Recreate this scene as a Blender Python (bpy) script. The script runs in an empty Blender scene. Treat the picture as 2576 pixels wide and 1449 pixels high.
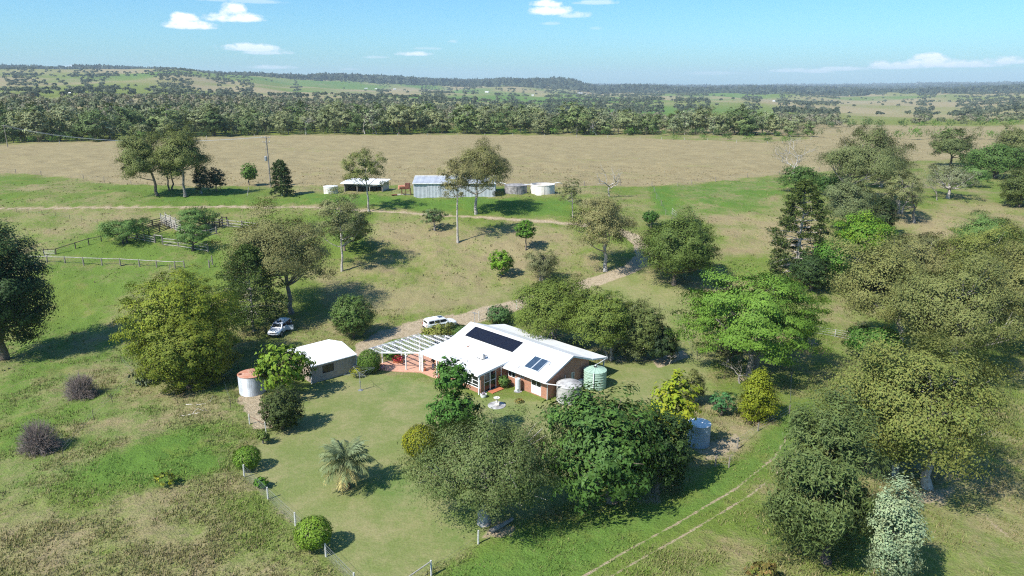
import bpy, math, random
import numpy as np
from mathutils import Vector, Matrix

# ------------------------------------------------------------------ camera, light, exposure
SC = bpy.context.scene
COL = SC.collection
CAM_Z, PITCH, FOC = 35.5, math.radians(15.7), 711.0 / 1024.0
cd = bpy.data.cameras.new('camera')
cam = bpy.data.objects.new('camera', cd)
COL.objects.link(cam)
cam.location = (0, 0, CAM_Z)
cam.rotation_euler = (math.radians(90) - PITCH, 0, 0)
cd.sensor_width = 36.0
cd.lens = FOC * 36.0
cd.clip_start = 1.0
cd.clip_end = 120000.0
SC.camera = cam

SUN_AZ, SUN_EL = math.radians(230.0), math.radians(47.0)      # clockwise from +Y; the sun stands behind the left shoulder
sd = bpy.data.lights.new('sun', 'SUN')
sun = bpy.data.objects.new('sun', sd)
COL.objects.link(sun)
sd.energy = 5.0
sd.angle = math.radians(0.5)
sd.color = (1.0, 0.955, 0.88)
to_sun = Vector((math.sin(SUN_AZ) * math.cos(SUN_EL), math.cos(SUN_AZ) * math.cos(SUN_EL), math.sin(SUN_EL)))
sun.rotation_euler = (-to_sun).to_track_quat('-Z', 'Y').to_euler()
sun.location = to_sun * 200

SC.view_settings.view_transform = 'Standard'
SC.view_settings.look = 'None'
SC.view_settings.exposure = 0.6
SC.view_settings.gamma = 1.0
SC.view_settings.use_curve_mapping = False
SC.cycles.use_denoising = False
SC.cycles.filter_width = 1.15
SC.cycles.max_bounces = 6
SC.cycles.diffuse_bounces = 3
SC.cycles.transmission_bounces = 3
SC.cycles.transparent_max_bounces = 6
SC.cycles.volume_bounces = 0
SC.cycles.sample_clamp_indirect = 4.0

FD = FOC * 2576.0                                              # focal length in the units of the survey sheet
CP, SP_ = math.cos(PITCH), math.sin(PITCH)


def ray(px, py):
    x, y = (px - 1288.0) / FD, -(py - 724.5) / FD
    return np.array([x, CP + y * SP_, -SP_ + y * CP])


world = bpy.data.worlds.new('World')
SC.world = world
world.use_nodes = True
wt = world.node_tree
wt.nodes.clear()


def wn(kind, **kw):
    n = wt.nodes.new(kind)
    for k, v in kw.items():
        setattr(n, k, v)
    return n


def wmath(op, a, b=None, clamp=False):
    n = wn('ShaderNodeMath', operation=op, use_clamp=clamp)
    for i, s in enumerate((a, b)):
        if s is None:
            continue
        if isinstance(s, (int, float)):
            n.inputs[i].default_value = s
        else:
            wt.links.new(s, n.inputs[i])
    return n.outputs[0]


sky = wn('ShaderNodeTexSky', sky_type='NISHITA')
sky.sun_disc = False
sky.sun_elevation = SUN_EL
sky.sun_rotation = SUN_AZ
sky.altitude = 400
sky.air_density = 1.0
sky.dust_density = 1.3
sky.ozone_density = 1.0
hs = wn('ShaderNodeHueSaturation')
hs.inputs['Hue'].default_value = 0.5
hs.inputs['Saturation'].default_value = 1.24
hs.inputs['Value'].default_value = 1.0
wt.links.new(sky.outputs[0], hs.inputs['Color'])
tintn = wn('ShaderNodeMixRGB', blend_type='MULTIPLY')
tintn.inputs[0].default_value = 1.0
tintn.inputs[2].default_value = (.58, 1.02, 1.26, 1)
wt.links.new(hs.outputs[0], tintn.inputs[1])
tc = wn('ShaderNodeTexCoord')
sep = wn('ShaderNodeSeparateXYZ')
wt.links.new(tc.outputs['Generated'], sep.inputs[0])
az = wmath('ARCTAN2', sep.outputs[0], sep.outputs[1])
el = wmath('ARCSINE', sep.outputs[2])
comb = wn('ShaderNodeCombineXYZ')
wt.links.new(az, comb.inputs[0])
wt.links.new(wmath('MULTIPLY', el, 1.7), comb.inputs[1])


def wnoise(scale, detail, rough):
    n = wn('ShaderNodeTexNoise')
    n.inputs['Scale'].default_value = scale
    n.inputs['Detail'].default_value = detail
    n.inputs['Roughness'].default_value = rough
    wt.links.new(comb.outputs[0], n.inputs['Vector'])
    return wmath('SUBTRACT', n.outputs['Fac'], 0.5)


n1, n2 = wnoise(26, 5, 0.6), wnoise(95, 4, 0.6)
nz = wmath('ADD', wmath('MULTIPLY', n1, 2.2), wmath('MULTIPLY', n2, 1.3))
# cumulus: (azimuth, elevation, half width, half height, thickness)
CLOUDS = [(590, 42, 75, 17, 1.0), (582, 16, 34, 26, 1.0), (475, 62, 66, 14, 1.0), (462, 42, 34, 16, 1.0), (632, 118, 96, 14, .8),
          (668, 130, 72, 9, .6), (1040, 134, 52, 9, .8), (950, 143, 40, 5, .35), (1075, 121, 46, 5, .3), (1140, 103, 18, 6, .35), (1385, 24, 66, 18, .95),
          (1376, 6, 50, 14, 1.0), (1452, 36, 50, 12, .6), (1500, 5, 60, 8, .5), (690, 168, 66, 7, .55), (190, 168, 34, 8, .8), (445, 178, 24, 6, .6),
          (600, 0, 130, 8, .4), (880, 173, 30, 5, .3), (2350, 156, 62, 17, .9), (2340, 141, 36, 13, .9), (2250, 165, 90, 11, .75), (2440, 160, 80, 12, .75), (2540, 150, 60, 14, .8),
          (2215, 160, 32, 11, .8), (2120, 172, 70, 8, .6), (1990, 176, 60, 8, .55), (2056, 178, 40, 8, .6), (1800, 183, 90, 6, .3), (1500, 70, 22, 6, .25), (1385, 58, 30, 6, .35)]
tot, low = None, None
for cx, cy, w, h, a in CLOUDS:
    d = ray(cx, cy)
    a0, e0 = math.atan2(d[0], d[1]), math.asin(d[2] / np.linalg.norm(d))
    dx = wmath('MULTIPLY', wmath('SUBTRACT', az, a0), FD / w / .92)
    dy = wmath('MULTIPLY', wmath('SUBTRACT', el, e0 - .35 * h / FD), FD / h / 1.05)
    dy = wmath('MINIMUM', dy, wmath('MULTIPLY', dy, 2.6))
    r2 = wmath('ADD', wmath('MULTIPLY', dx, dx), wmath('MULTIPLY', dy, dy))
    m = wmath('SUBTRACT', .95, wmath('SUBTRACT', r2, nz))
    m = wmath('MULTIPLY', wmath('MULTIPLY', m, 1.35, True), a)
    lit = wmath('MULTIPLY', m, wmath('ADD', wmath('MULTIPLY', dy, 0.55), 0.62, True))
    tot = m if tot is None else wmath('MAXIMUM', tot, m)
    low = lit if low is None else wmath('MAXIMUM', low, lit)
ccol = wn('ShaderNodeMixRGB')  # bright tops and greyer bases: cloud shading put into the colour
wt.links.new(low, ccol.inputs[0])
ccol.inputs[1].default_value = (5.9, 7.0, 8.1, 1)
ccol.inputs[2].default_value = (10.0, 10.0, 10.1, 1)
cm = wn('ShaderNodeMixRGB')
wt.links.new(tot, cm.inputs[0])
wt.links.new(tintn.outputs[0], cm.inputs[1])
wt.links.new(ccol.outputs[0], cm.inputs[2])
bg = wn('ShaderNodeBackground')
bg.inputs['Strength'].default_value = 0.096
wo = wn('ShaderNodeOutputWorld')
wt.links.new(cm.outputs[0], bg.inputs[0])
wt.links.new(bg.outputs[0], wo.inputs[0])

# ------------------------------------------------------------------ helpers
_hash_mul = (np.uint64(374761393), np.uint64(668265263), np.uint64(1442695041))


def vnoise(x, y, seed=0):
    """smooth value noise in 0..1"""
    x, y = np.asarray(x, float), np.asarray(y, float)
    xi, yi = np.floor(x), np.floor(y)
    fx, fy = x - xi, y - yi
    fx, fy = fx * fx * (3 - 2 * fx), fy * fy * (3 - 2 * fy)

    def h(a, b):
        k = ((a + 100000).astype(np.uint64) * _hash_mul[0] + (b + 100000).astype(np.uint64) * _hash_mul[1] + np.uint64(seed) * _hash_mul[2]) & np.uint64(0xffffffff)
        k = ((k ^ (k >> np.uint64(13))) * np.uint64(1274126177)) & np.uint64(0xffffffff)
        k = k ^ (k >> np.uint64(16))
        return (k & np.uint64(0xffff)).astype(float) / 65535.0
    return (h(xi, yi) * (1 - fx) + h(xi + 1, yi) * fx) * (1 - fy) + (h(xi, yi + 1) * (1 - fx) + h(xi + 1, yi + 1) * fx) * fy


def fbm(x, y, seed=0, oct=4):
    s, a, t = 0, 1.0, 0
    for i in range(oct):
        s = s + a * vnoise(x * 2 ** i, y * 2 ** i, seed + i)
        t += a
        a *= .5
    return s / t


def sstep(a, b, x):
    t = np.clip((x - a) / (b - a), 0, 1)
    return t * t * (3 - 2 * t)


# the lie of the land: a knoll by the house, a flat paddock above it, then valleys and ridges out to the horizon
TX = np.array([-400, 0, 300, 500, 640, 800, 1000, 1200, 1395, 1500, 1800, 2100, 2350, 2576, 3000], float)
TR = np.array([470, 700, 1100, 1800, 2800, 3600, 5000, 7500, 11000, 16000, 26000], float)
TY = np.array([
    [0] * 15,
    [276, 276, 276, 280, 283, 288, 294, 303, 306, 308, 312, 316, 318, 312, 305],
    [259, 259, 259, 260, 262, 266, 272, 282, 292, 296, 302, 306, 306, 298, 290],
    [232, 232, 234, 237, 243, 247, 252, 260, 268, 270, 274, 284, 288, 272, 262],
    [190, 191, 195, 193, 208, 222, 235, 241, 249, 251, 252, 262, 258, 244, 236],
    [178, 179, 183, 181, 191, 207, 226, 230, 234, 239, 236, 245, 240, 232, 226],
    [176, 177, 181, 182, 192, 198, 197, 207, 203, 228, 231, 234, 231, 226, 222],
    [180, 181, 185, 187, 196, 202, 203, 213, 219, 224, 227, 229, 227, 223, 218],
    [182, 183, 187, 190, 198, 205, 206, 215, 218.5, 221, 222.5, 223, 219.5, 217, 214],
    [182, 183, 187, 190, 198, 205, 207, 213, 216, 218.2, 220.5, 215.5, 213.8, 211.5, 210],
    [184, 185, 189, 192, 200, 207, 209, 215, 218, 220, 222, 217, 216, 214, 213]], float)
_xo = (TX - 1288.0) / FD
_yo = -(TY - 724.5) / FD
_dy, _dz = CP + _yo * SP_, -SP_ + _yo * CP
TZ = CAM_Z + _dz / np.hypot(np.broadcast_to(_xo, TY.shape), _dy) * TR[:, None]
TZ[0] = 10.5
_LR = np.log(TR)


def zf(x, y):
    x, y = np.asarray(x, float), np.asarray(y, float)
    r = np.hypot(x, y) + 1e-6
    t = np.clip((y - 93) / 82.0, 0, 1)
    near = 10.5 * t * t * (3 - 2 * t)
    und = (fbm(x / 60.0, y / 60.0, 3, 2) - .5) * 1.6 * sstep(25, 60, np.hypot(x + 5, y - 80)) * (1 - sstep(150, 200, y) * .5)
    near = near + und - 1.6 * sstep(30, 75, -x) * (1 - sstep(90, 130, y))
    xd = 1288 + FD * (x / np.maximum(y, 1e-3)) * 0.965
    xd = np.clip(np.where(y > 0, xd, 1288), TX[0], TX[-1] - 1e-6)
    lr = np.clip(np.log(r), _LR[0], _LR[-1] - 1e-9)
    i = np.clip(np.searchsorted(_LR, lr, 'right') - 1, 0, len(TR) - 2)
    j = np.clip(np.searchsorted(TX, xd, 'right') - 1, 0, len(TX) - 2)
    a = (lr - _LR[i]) / (_LR[i + 1] - _LR[i])
    b = (xd - TX[j]) / (TX[j + 1] - TX[j])
    a, b = a, b * b * (3 - 2 * b)
    far = (TZ[i, j] * (1 - b) + TZ[i, j + 1] * b) * (1 - a) + (TZ[i + 1, j] * (1 - b) + TZ[i + 1, j + 1] * b) * a
    far = far + (fbm(x / 420.0, y / 420.0, 11, 3) - .5) * np.clip(r * .015, 0, 52) * sstep(520, 1200, r)
    k = sstep(430, 520, r)
    return near * (1 - k) + far * k


def ground(px, py):
    """where a line of sight of the survey sheet meets the ground"""
    d = ray(px, py)
    t = np.concatenate([np.linspace(20, 600, 2400), np.geomspace(600, 26000, 2500)[1:]])
    p = d[None] * t[:, None]
    dz = p[:, 2] + CAM_Z - zf(p[:, 0], p[:, 1])
    k = np.argmax(dz < 0)
    if k == 0:
        k = len(t) - 1
    f = dz[k - 1] / (dz[k - 1] - dz[k] + 1e-12)
    tt = t[k - 1] + (t[k] - t[k - 1]) * f
    q = d * tt
    return Vector((q[0], q[1], float(zf(q[0], q[1]))))


def mper(p):
    """metres per sheet unit at a place"""
    return (p.y * CP - (p.z - CAM_Z) * SP_) / FD


def setp(o, label=None, cat=None, group=None, kind=None):
    if label:
        o['label'] = label
    if cat:
        o['category'] = cat
    if group:
        o['group'] = group
    if kind:
        o['kind'] = kind
    return o


def root(name, loc, label, cat, group=None, rz=0.0):
    o = bpy.data.objects.new(name, None)
    o.empty_display_size = .3
    COL.objects.link(o)
    o.location = loc
    o.rotation_euler = (0, 0, rz)
    return setp(o, label, cat, group)


def link(name, me, parent=None, loc=None, label=None):
    o = bpy.data.objects.new(name, me)
    COL.objects.link(o)
    if parent is not None:
        o.parent = parent
    if loc is not None:
        o.location = loc
    if label:
        o['label'] = label
    return o


def np_mesh(name, V, F, mats, tint=None, dom='FACE', smooth=False, midx=None, attr='tint'):
    V = np.ascontiguousarray(V, np.float32)
    F = np.ascontiguousarray(F, np.int32)
    me = bpy.data.meshes.new(name)
    k = F.shape[1]
    me.vertices.add(len(V))
    me.vertices.foreach_set('co', V.ravel())
    me.loops.add(F.size)
    me.loops.foreach_set('vertex_index', F.ravel())
    me.polygons.add(len(F))
    me.polygons.foreach_set('loop_start', np.arange(0, F.size, k, dtype=np.int32))
    if smooth:
        me.polygons.foreach_set('use_smooth', np.ones(len(F), bool))
    for m in (mats if isinstance(mats, (list, tuple)) else [mats]):
        me.materials.append(m)
    if midx is not None:
        me.polygons.foreach_set('material_index', np.asarray(midx, np.int32))
    me.update(calc_edges=True)
    if tint is not None:
        t = np.asarray(tint, np.float32)
        if t.shape[1] == 3:
            t = np.concatenate([t, np.ones((len(t), 1), np.float32)], 1)
        a = me.attributes.new(attr, 'FLOAT_COLOR', dom)
        a.data.foreach_set('color', np.ascontiguousarray(t, np.float32).ravel())
    return me


class MB:
    """collects simple solids; build() makes ONE mesh"""

    def __init__(self):
        self.v, self.f, self.m, self.cur = [], [], [], 0

    def add(self, vs, fs):
        o = len(self.v)
        self.v += [tuple(map(float, p)) for p in vs]
        self.f += [tuple(i + o for i in f) for f in fs]
        self.m += [self.cur] * len(fs)
        return self

    def box(self, c, s, rz=0.0, ry=0.0):
        R = Matrix.Rotation(rz, 3, 'Z') @ Matrix.Rotation(ry, 3, 'Y')
        vs = []
        for k in range(8):
            p = Vector(((k & 1) - .5, ((k >> 1) & 1) - .5, ((k >> 2) & 1) - .5))
            vs.append(R @ Vector((p.x * s[0], p.y * s[1], p.z * s[2])) + Vector(c))
        return self.add(vs, [(0, 2, 3, 1), (4, 5, 7, 6), (0, 1, 5, 4), (2, 6, 7, 3), (0, 4, 6, 2), (1, 3, 7, 5)])

    def bar(self, a, b, w, h=None, up=(0, 0, 1)):
        """rectangular bar from a to b"""
        a, b = Vector(a), Vector(b)
        h = h or w
        d = (b - a).normalized()
        s = d.cross(Vector(up))
        if s.length < 1e-4:
            s = d.cross(Vector((1, 0, 0)))
        s.normalize()
        u = s.cross(d)
        vs = []
        for p in (a, b):
            for i, j in ((-1, -1), (1, -1), (1, 1), (-1, 1)):
                vs.append(p + s * (w / 2 * i) + u * (h / 2 * j))
        return self.add(vs, [(3, 2, 1, 0), (4, 5, 6, 7), (0, 1, 5, 4), (1, 2, 6, 5), (2, 3, 7, 6), (3, 0, 4, 7)])

    def tube(self, pts, rad, n=6, cap=True):
        pts = [Vector(p) for p in pts]
        if isinstance(rad, (int, float)):
            rad = [rad] * len(pts)
        vs, fs = [], []
        ref = Vector((0.3, 0.2, 1)) if abs((pts[-1] - pts[0]).normalized().z) < .9 else Vector((1, .2, 0))
        for i, p in enumerate(pts):
            d = (pts[min(i + 1, len(pts) - 1)] - pts[max(i - 1, 0)]).normalized()
            s = d.cross(ref).normalized()
            t = d.cross(s)
            for k in range(n):
                a = 2 * math.pi * k / n
                vs.append(p + (s * math.cos(a) + t * math.sin(a)) * rad[i])
        for i in range(len(pts) - 1):
            for k in range(n):
                fs.append((i * n + k, i * n + (k + 1) % n, (i + 1) * n + (k + 1) % n, (i + 1) * n + k))
        if cap:
            fs.append(tuple(reversed(range(n))))
            fs.append(tuple((len(pts) - 1) * n + k for k in range(n)))
        return self.add(vs, fs)

    def lathe(self, prof, c=(0, 0, 0), n=24, cap=True):
        vs, fs = [], []
        for r, z in prof:
            for k in range(n):
                a = 2 * math.pi * k / n
                vs.append((c[0] + r * math.cos(a), c[1] + r * math.sin(a), c[2] + z))
        for i in range(len(prof) - 1):
            for k in range(n):
                fs.append((i * n + k, i * n + (k + 1) % n, (i + 1) * n + (k + 1) % n, (i + 1) * n + k))
        if cap:
            fs.append(tuple(reversed(range(n))))
            fs.append(tuple((len(prof) - 1) * n + k for k in range(n)))
        return self.add(vs, fs)

    def poly(self, pts):
        return self.add(pts, [tuple(range(len(pts)))])

    def prism(self, outline, z0, z1):
        n = len(outline)
        vs = [(x, y, z0) for x, y in outline] + [(x, y, z1) for x, y in outline]
        return self.add(vs, [tuple(reversed(range(n))), tuple(range(n, 2 * n))] + [(i, (i + 1) % n, n + (i + 1) % n, n + i) for i in range(n)])

    def corr(self, a, b, c, d, n, amp):
        """ribbed sheet, a-b across the ribs, a-d along them"""
        a, b, c, d = map(Vector, (a, b, c, d))
        nn = (b - a).cross(d - a).normalized() * amp
        vs, fs = [], []
        for i in range(n + 1):
            t = i / n
            o = nn * (1 if i % 4 in (1, 2) else 0)
            vs += [a.lerp(b, t) + o, d.lerp(c, t) + o]
        for i in range(n):
            fs.append((2 * i, 2 * i + 2, 2 * i + 3, 2 * i + 1))
        return self.add(vs, fs)

    def build(self, name, mats, parent=None, loc=None, label=None, smooth=False, rz=None):
        me = bpy.data.meshes.new(name)
        me.from_pydata(self.v, [], self.f)
        for m in (mats if isinstance(mats, (list, tuple)) else [mats]):
            me.materials.append(m)
        me.polygons.foreach_set('material_index', self.m)
        if smooth:
            me.polygons.foreach_set('use_smooth', [True] * len(me.polygons))
        me.update()
        o = link(name, me, parent, loc, label)
        if rz is not None:
            o.rotation_euler = (0, 0, rz)
        return o


# ------------------------------------------------------------------ materials
class NT:
    def __init__(self, name):
        self.mat = bpy.data.materials.new(name)
        self.mat.use_nodes = True
        self.t = self.mat.node_tree
        self.b = self.t.nodes['Principled BSDF']

    def n(self, kind, **kw):
        q = self.t.nodes.new(kind)
        for k, v in kw.items():
            setattr(q, k, v)
        return q

    def put(self, sock, v):
        if isinstance(v, (int, float)):
            sock.default_value = v
        elif isinstance(v, tuple):
            sock.default_value = v if len(v) == 4 or sock.type == 'VECTOR' else (*v, 1)
        else:
            self.t.links.new(v, sock)

    def math(self, op, a, b=None, clamp=False):
        q = self.n('ShaderNodeMath', operation=op, use_clamp=clamp)
        self.put(q.inputs[0], a)
        if b is not None:
            self.put(q.inputs[1], b)
        return q.outputs[0]

    def mix(self, f, a, b, mode='MIX'):
        q = self.n('ShaderNodeMixRGB', blend_type=mode)
        self.put(q.inputs[0], f)
        self.put(q.inputs[1], a)
        self.put(q.inputs[2], b)
        return q.outputs[0]

    def noise(self, scale, detail=3, rough=.55, vec=None, out='Fac', dist=0.0):
        q = self.n('ShaderNodeTexNoise')
        q.inputs['Scale'].default_value = scale
        q.inputs['Detail'].default_value = detail
        q.inputs['Roughness'].default_value = rough
        q.inputs['Distortion'].default_value = dist
        if vec is not None:
            self.t.links.new(vec, q.inputs['Vector'])
        return q.outputs[out]

    def ramp(self, f, a, b):
        q = self.n('ShaderNodeMapRange', interpolation_type='SMOOTHSTEP')
        self.put(q.inputs['Value'], f)
        self.put(q.inputs['From Min'], a)
        self.put(q.inputs['From Max'], b)
        return q.outputs[0]

    def obj(self):
        return self.n('ShaderNodeTexCoord').outputs['Object']

    def bump(self, h, strength, dist=.05):
        q = self.n('ShaderNodeBump')
        q.inputs['Strength'].default_value = strength
        q.inputs['Distance'].default_value = dist
        self.put(q.inputs['Height'], h)
        self.t.links.new(q.outputs[0], self.b.inputs['Normal'])


def pm(name, col, rough=.6, metal=0.0, amt=.25, scale=3.0, col2=None, bump=0.0, bscale=None, spec=.5):
    q = NT(name)
    v = q.obj()
    f = q.noise(scale, 5, .6, v)
    c2 = col2 or tuple(c * (1 - amt) for c in col)
    q.put(q.b.inputs['Base Color'], q.mix(q.ramp(f, .35, .68), col, c2))
    q.b.inputs['Roughness'].default_value = rough
    q.b.inputs['Metallic'].default_value = metal
    q.b.inputs['Specular IOR Level'].default_value = spec
    if bump:
        q.bump(q.noise(bscale or scale * 6, 4, .6, v), bump)
    return q.mat


M = {}
M['white'] = pm('white_paint', (.8, .8, .79), .45, amt=.08)
M['post'] = pm('worn_white_paint', (.56, .55, .51), .8, amt=.3, scale=5)
M['roof'] = pm('white_roof_steel', (.76, .76, .75), .5, amt=.12, scale=.5)
M['fascia'] = pm('grey_white_fascia', (.6, .64, .68), .5, amt=.1)
M['zinc'] = pm('zincalume', (.5, .525, .56), .45, .2, amt=.2, scale=1.2, spec=.4)
M['zinc_roof'] = pm('zincalume_roof', (.55, .57, .6), .35, .3, amt=.2, scale=.7, spec=.4)
M['steel'] = pm('galvanised_steel', (.42, .43, .44), .45, .5, amt=.3, scale=4)
M['dark'] = pm('dark_void', (.012, .012, .014), .7, amt=.2)
M['black'] = pm('black_rubber', (.02, .02, .022), .8, amt=.3, scale=8)
M['glass'] = pm('tinted_glass', (.016, .019, .024), .06, amt=.2, spec=.6)
M['blueglass'] = pm('collector_glass', (.045, .075, .12), .12, amt=.2, scale=2, spec=.5)
M['solar'] = pm('solar_cells', (.012, .013, .022), .25, amt=.25, scale=6, spec=.4)
M['rust'] = pm('rust', (.42, .16, .09), .85, amt=.5, scale=2.2, col2=(.5, .3, .22))
M['rusty'] = pm('rusted_iron', (.2, .07, .045), .85, amt=.5, scale=3)
M['concrete'] = pm('weathered_concrete', (.47, .46, .44), .9, scale=1.1, col2=(.2, .19, .19), bump=.3)
M['concrete_dark'] = pm('stained_concrete', (.15, .14, .14), .9, scale=1.5, col2=(.36, .34, .33))
M['concrete_white'] = pm('pale_concrete', (.72, .69, .64), .85, scale=1.2, col2=(.55, .5, .45))
M['poly'] = pm('green_poly', (.36, .5, .4), .5, amt=.12, scale=1)
M['bluepoly'] = pm('blue_grey_poly', (.28, .36, .44), .5, amt=.15, scale=1)
M['wood'] = pm('weathered_timber', (.27, .235, .2), .9, amt=.45, scale=4, bump=.3)
M['palewood'] = pm('bleached_timber', (.42, .39, .34), .9, amt=.35, scale=3)
M['darkwood'] = pm('dark_timber', (.085, .065, .055), .9, amt=.4, scale=4)
M['deadwood'] = pm('bleached_deadwood', (.62, .58, .54), .85, amt=.35, scale=2)
M['shedwall'] = pm('mushroom_steel', (.4, .32, .27), .55, amt=.1, scale=1)
M['terracotta'] = pm('terracotta', (.5, .17, .08), .8, amt=.25)
M['stone'] = pm('cast_stone', (.66, .63, .57), .85, amt=.25, scale=5)
M['skin'] = pm('skin', (.45, .27, .19), .6, amt=.1)
M['denim'] = pm('denim', (.05, .075, .13), .85, amt=.3, scale=12)
M['darkcloth'] = pm('dark_cloth', (.02, .02, .028), .9, amt=.3, scale=12)
M['khaki'] = pm('grey_cloth', (.3, .29, .26), .9, amt=.2, scale=12)
M['hair'] = pm('hair', (.03, .022, .017), .7, amt=.2, scale=20)
M['carwhite'] = pm('white_car_paint', (.78, .79, .8), .22, amt=.03, spec=.6)
M['carsilver_shaded'] = pm('silver_car_paint_shaded', (.56, .61, .68), .25, .1, amt=.04, spec=.6)  # silver paint, tinted bluer and darker to carry the tree shade
M['lamp'] = pm('headlamp_glass', (.6, .65, .7), .1, amt=.2, scale=20)
M['redlamp'] = pm('red_lamp', (.35, .02, .02), .2, amt=.2)
M['flower_red'] = pm('red_petals', (.55, .03, .04), .7, amt=.3, scale=10)


def leaf_mat(name, trans=.09, rough=.6, spec=.12):
    q = NT(name)
    a = q.n('ShaderNodeAttribute', attribute_name='tint')
    q.put(q.b.inputs['Base Color'], a.outputs['Color'])
    q.b.inputs['Roughness'].default_value = rough
    q.b.inputs['Specular IOR Level'].default_value = spec
    tr = q.n('ShaderNodeBsdfTranslucent')
    q.put(tr.inputs['Color'], q.mix(1.0, a.outputs['Color'], (1.25, 1.3, .5), 'MULTIPLY'))
    mx = q.n('ShaderNodeMixShader')
    mx.inputs[0].default_value = trans
    q.t.links.new(q.b.outputs[0], mx.inputs[1])
    q.t.links.new(tr.outputs[0], mx.inputs[2])
    q.t.links.new(mx.outputs[0], q.t.nodes['Material Output'].inputs['Surface'])
    return q.mat


M['leaf'] = leaf_mat('leaves')
M['gloss'] = leaf_mat('glossy_leaves', .08, .55, .14)


def bark_mat():
    q = NT('bark')
    a = q.n('ShaderNodeAttribute', attribute_name='tint')
    v = q.obj()
    f = q.noise(2.2, 5, .65, v)
    q.put(q.b.inputs['Base Color'], q.mix(q.ramp(f, .4, .7), a.outputs['Color'], q.mix(1.0, a.outputs['Color'], (.5, .47, .43), 'MULTIPLY')))
    q.b.inputs['Roughness'].default_value = .9
    q.b.inputs['Specular IOR Level'].default_value = .2
    q.bump(q.noise(9, 4, .6, v), .4)
    return q.mat


M['bark'] = bark_mat()


def brick_mat():
    q = NT('orange_brick')
    v = q.obj()
    g = q.n('ShaderNodeNewGeometry')
    s = q.n('ShaderNodeSeparateXYZ')
    q.t.links.new(v, s.inputs[0])
    c = q.n('ShaderNodeCombineXYZ')
    q.put(c.inputs[0], q.math('ADD', s.outputs[0], s.outputs[1]))
    q.put(c.inputs[1], s.outputs[2])
    b = q.n('ShaderNodeTexBrick')
    q.t.links.new(c.outputs[0], b.inputs['Vector'])
    b.inputs['Scale'].default_value = 1.0
    b.inputs['Brick Width'].default_value = .24
    b.inputs['Row Height'].default_value = .086
    b.inputs['Mortar Size'].default_value = .008
    b.inputs['Color1'].default_value = (.42, .165, .08, 1)
    b.inputs['Color2'].default_value = (.3, .11, .06, 1)
    b.inputs['Mortar'].default_value = (.4, .33, .28, 1)
    f = q.noise(.9, 4, .6, v)
    q.put(q.b.inputs['Base Color'], q.mix(q.math('MULTIPLY', q.ramp(f, .45, .75), .35), b.outputs['Color'], (.5, .27, .16)))
    q.b.inputs['Roughness'].default_value = .85
    return q.mat


def paver_mat():
    q = NT('terracotta_pavers')
    v = q.obj()
    b = q.n('ShaderNodeTexBrick')
    q.t.links.new(v, b.inputs['Vector'])
    b.inputs['Scale'].default_value = 1.0
    b.inputs['Brick Width'].default_value = .4
    b.inputs['Row Height'].default_value = .4
    b.inputs['Mortar Size'].default_value = .012
    b.inputs['Color1'].default_value = (.55, .27, .17, 1)
    b.inputs['Color2'].default_value = (.46, .21, .13, 1)
    b.inputs['Mortar'].default_value = (.5, .4, .33, 1)
    q.put(q.b.inputs['Base Color'], q.mix(q.math('MULTIPLY', q.noise(1.3, 4, .6, v), .4), b.outputs['Color'], (.6, .4, .3)))
    q.b.inputs['Roughness'].default_value = .8
    return q.mat


M['brick'] = brick_mat()
M['paver'] = paver_mat()


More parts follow.
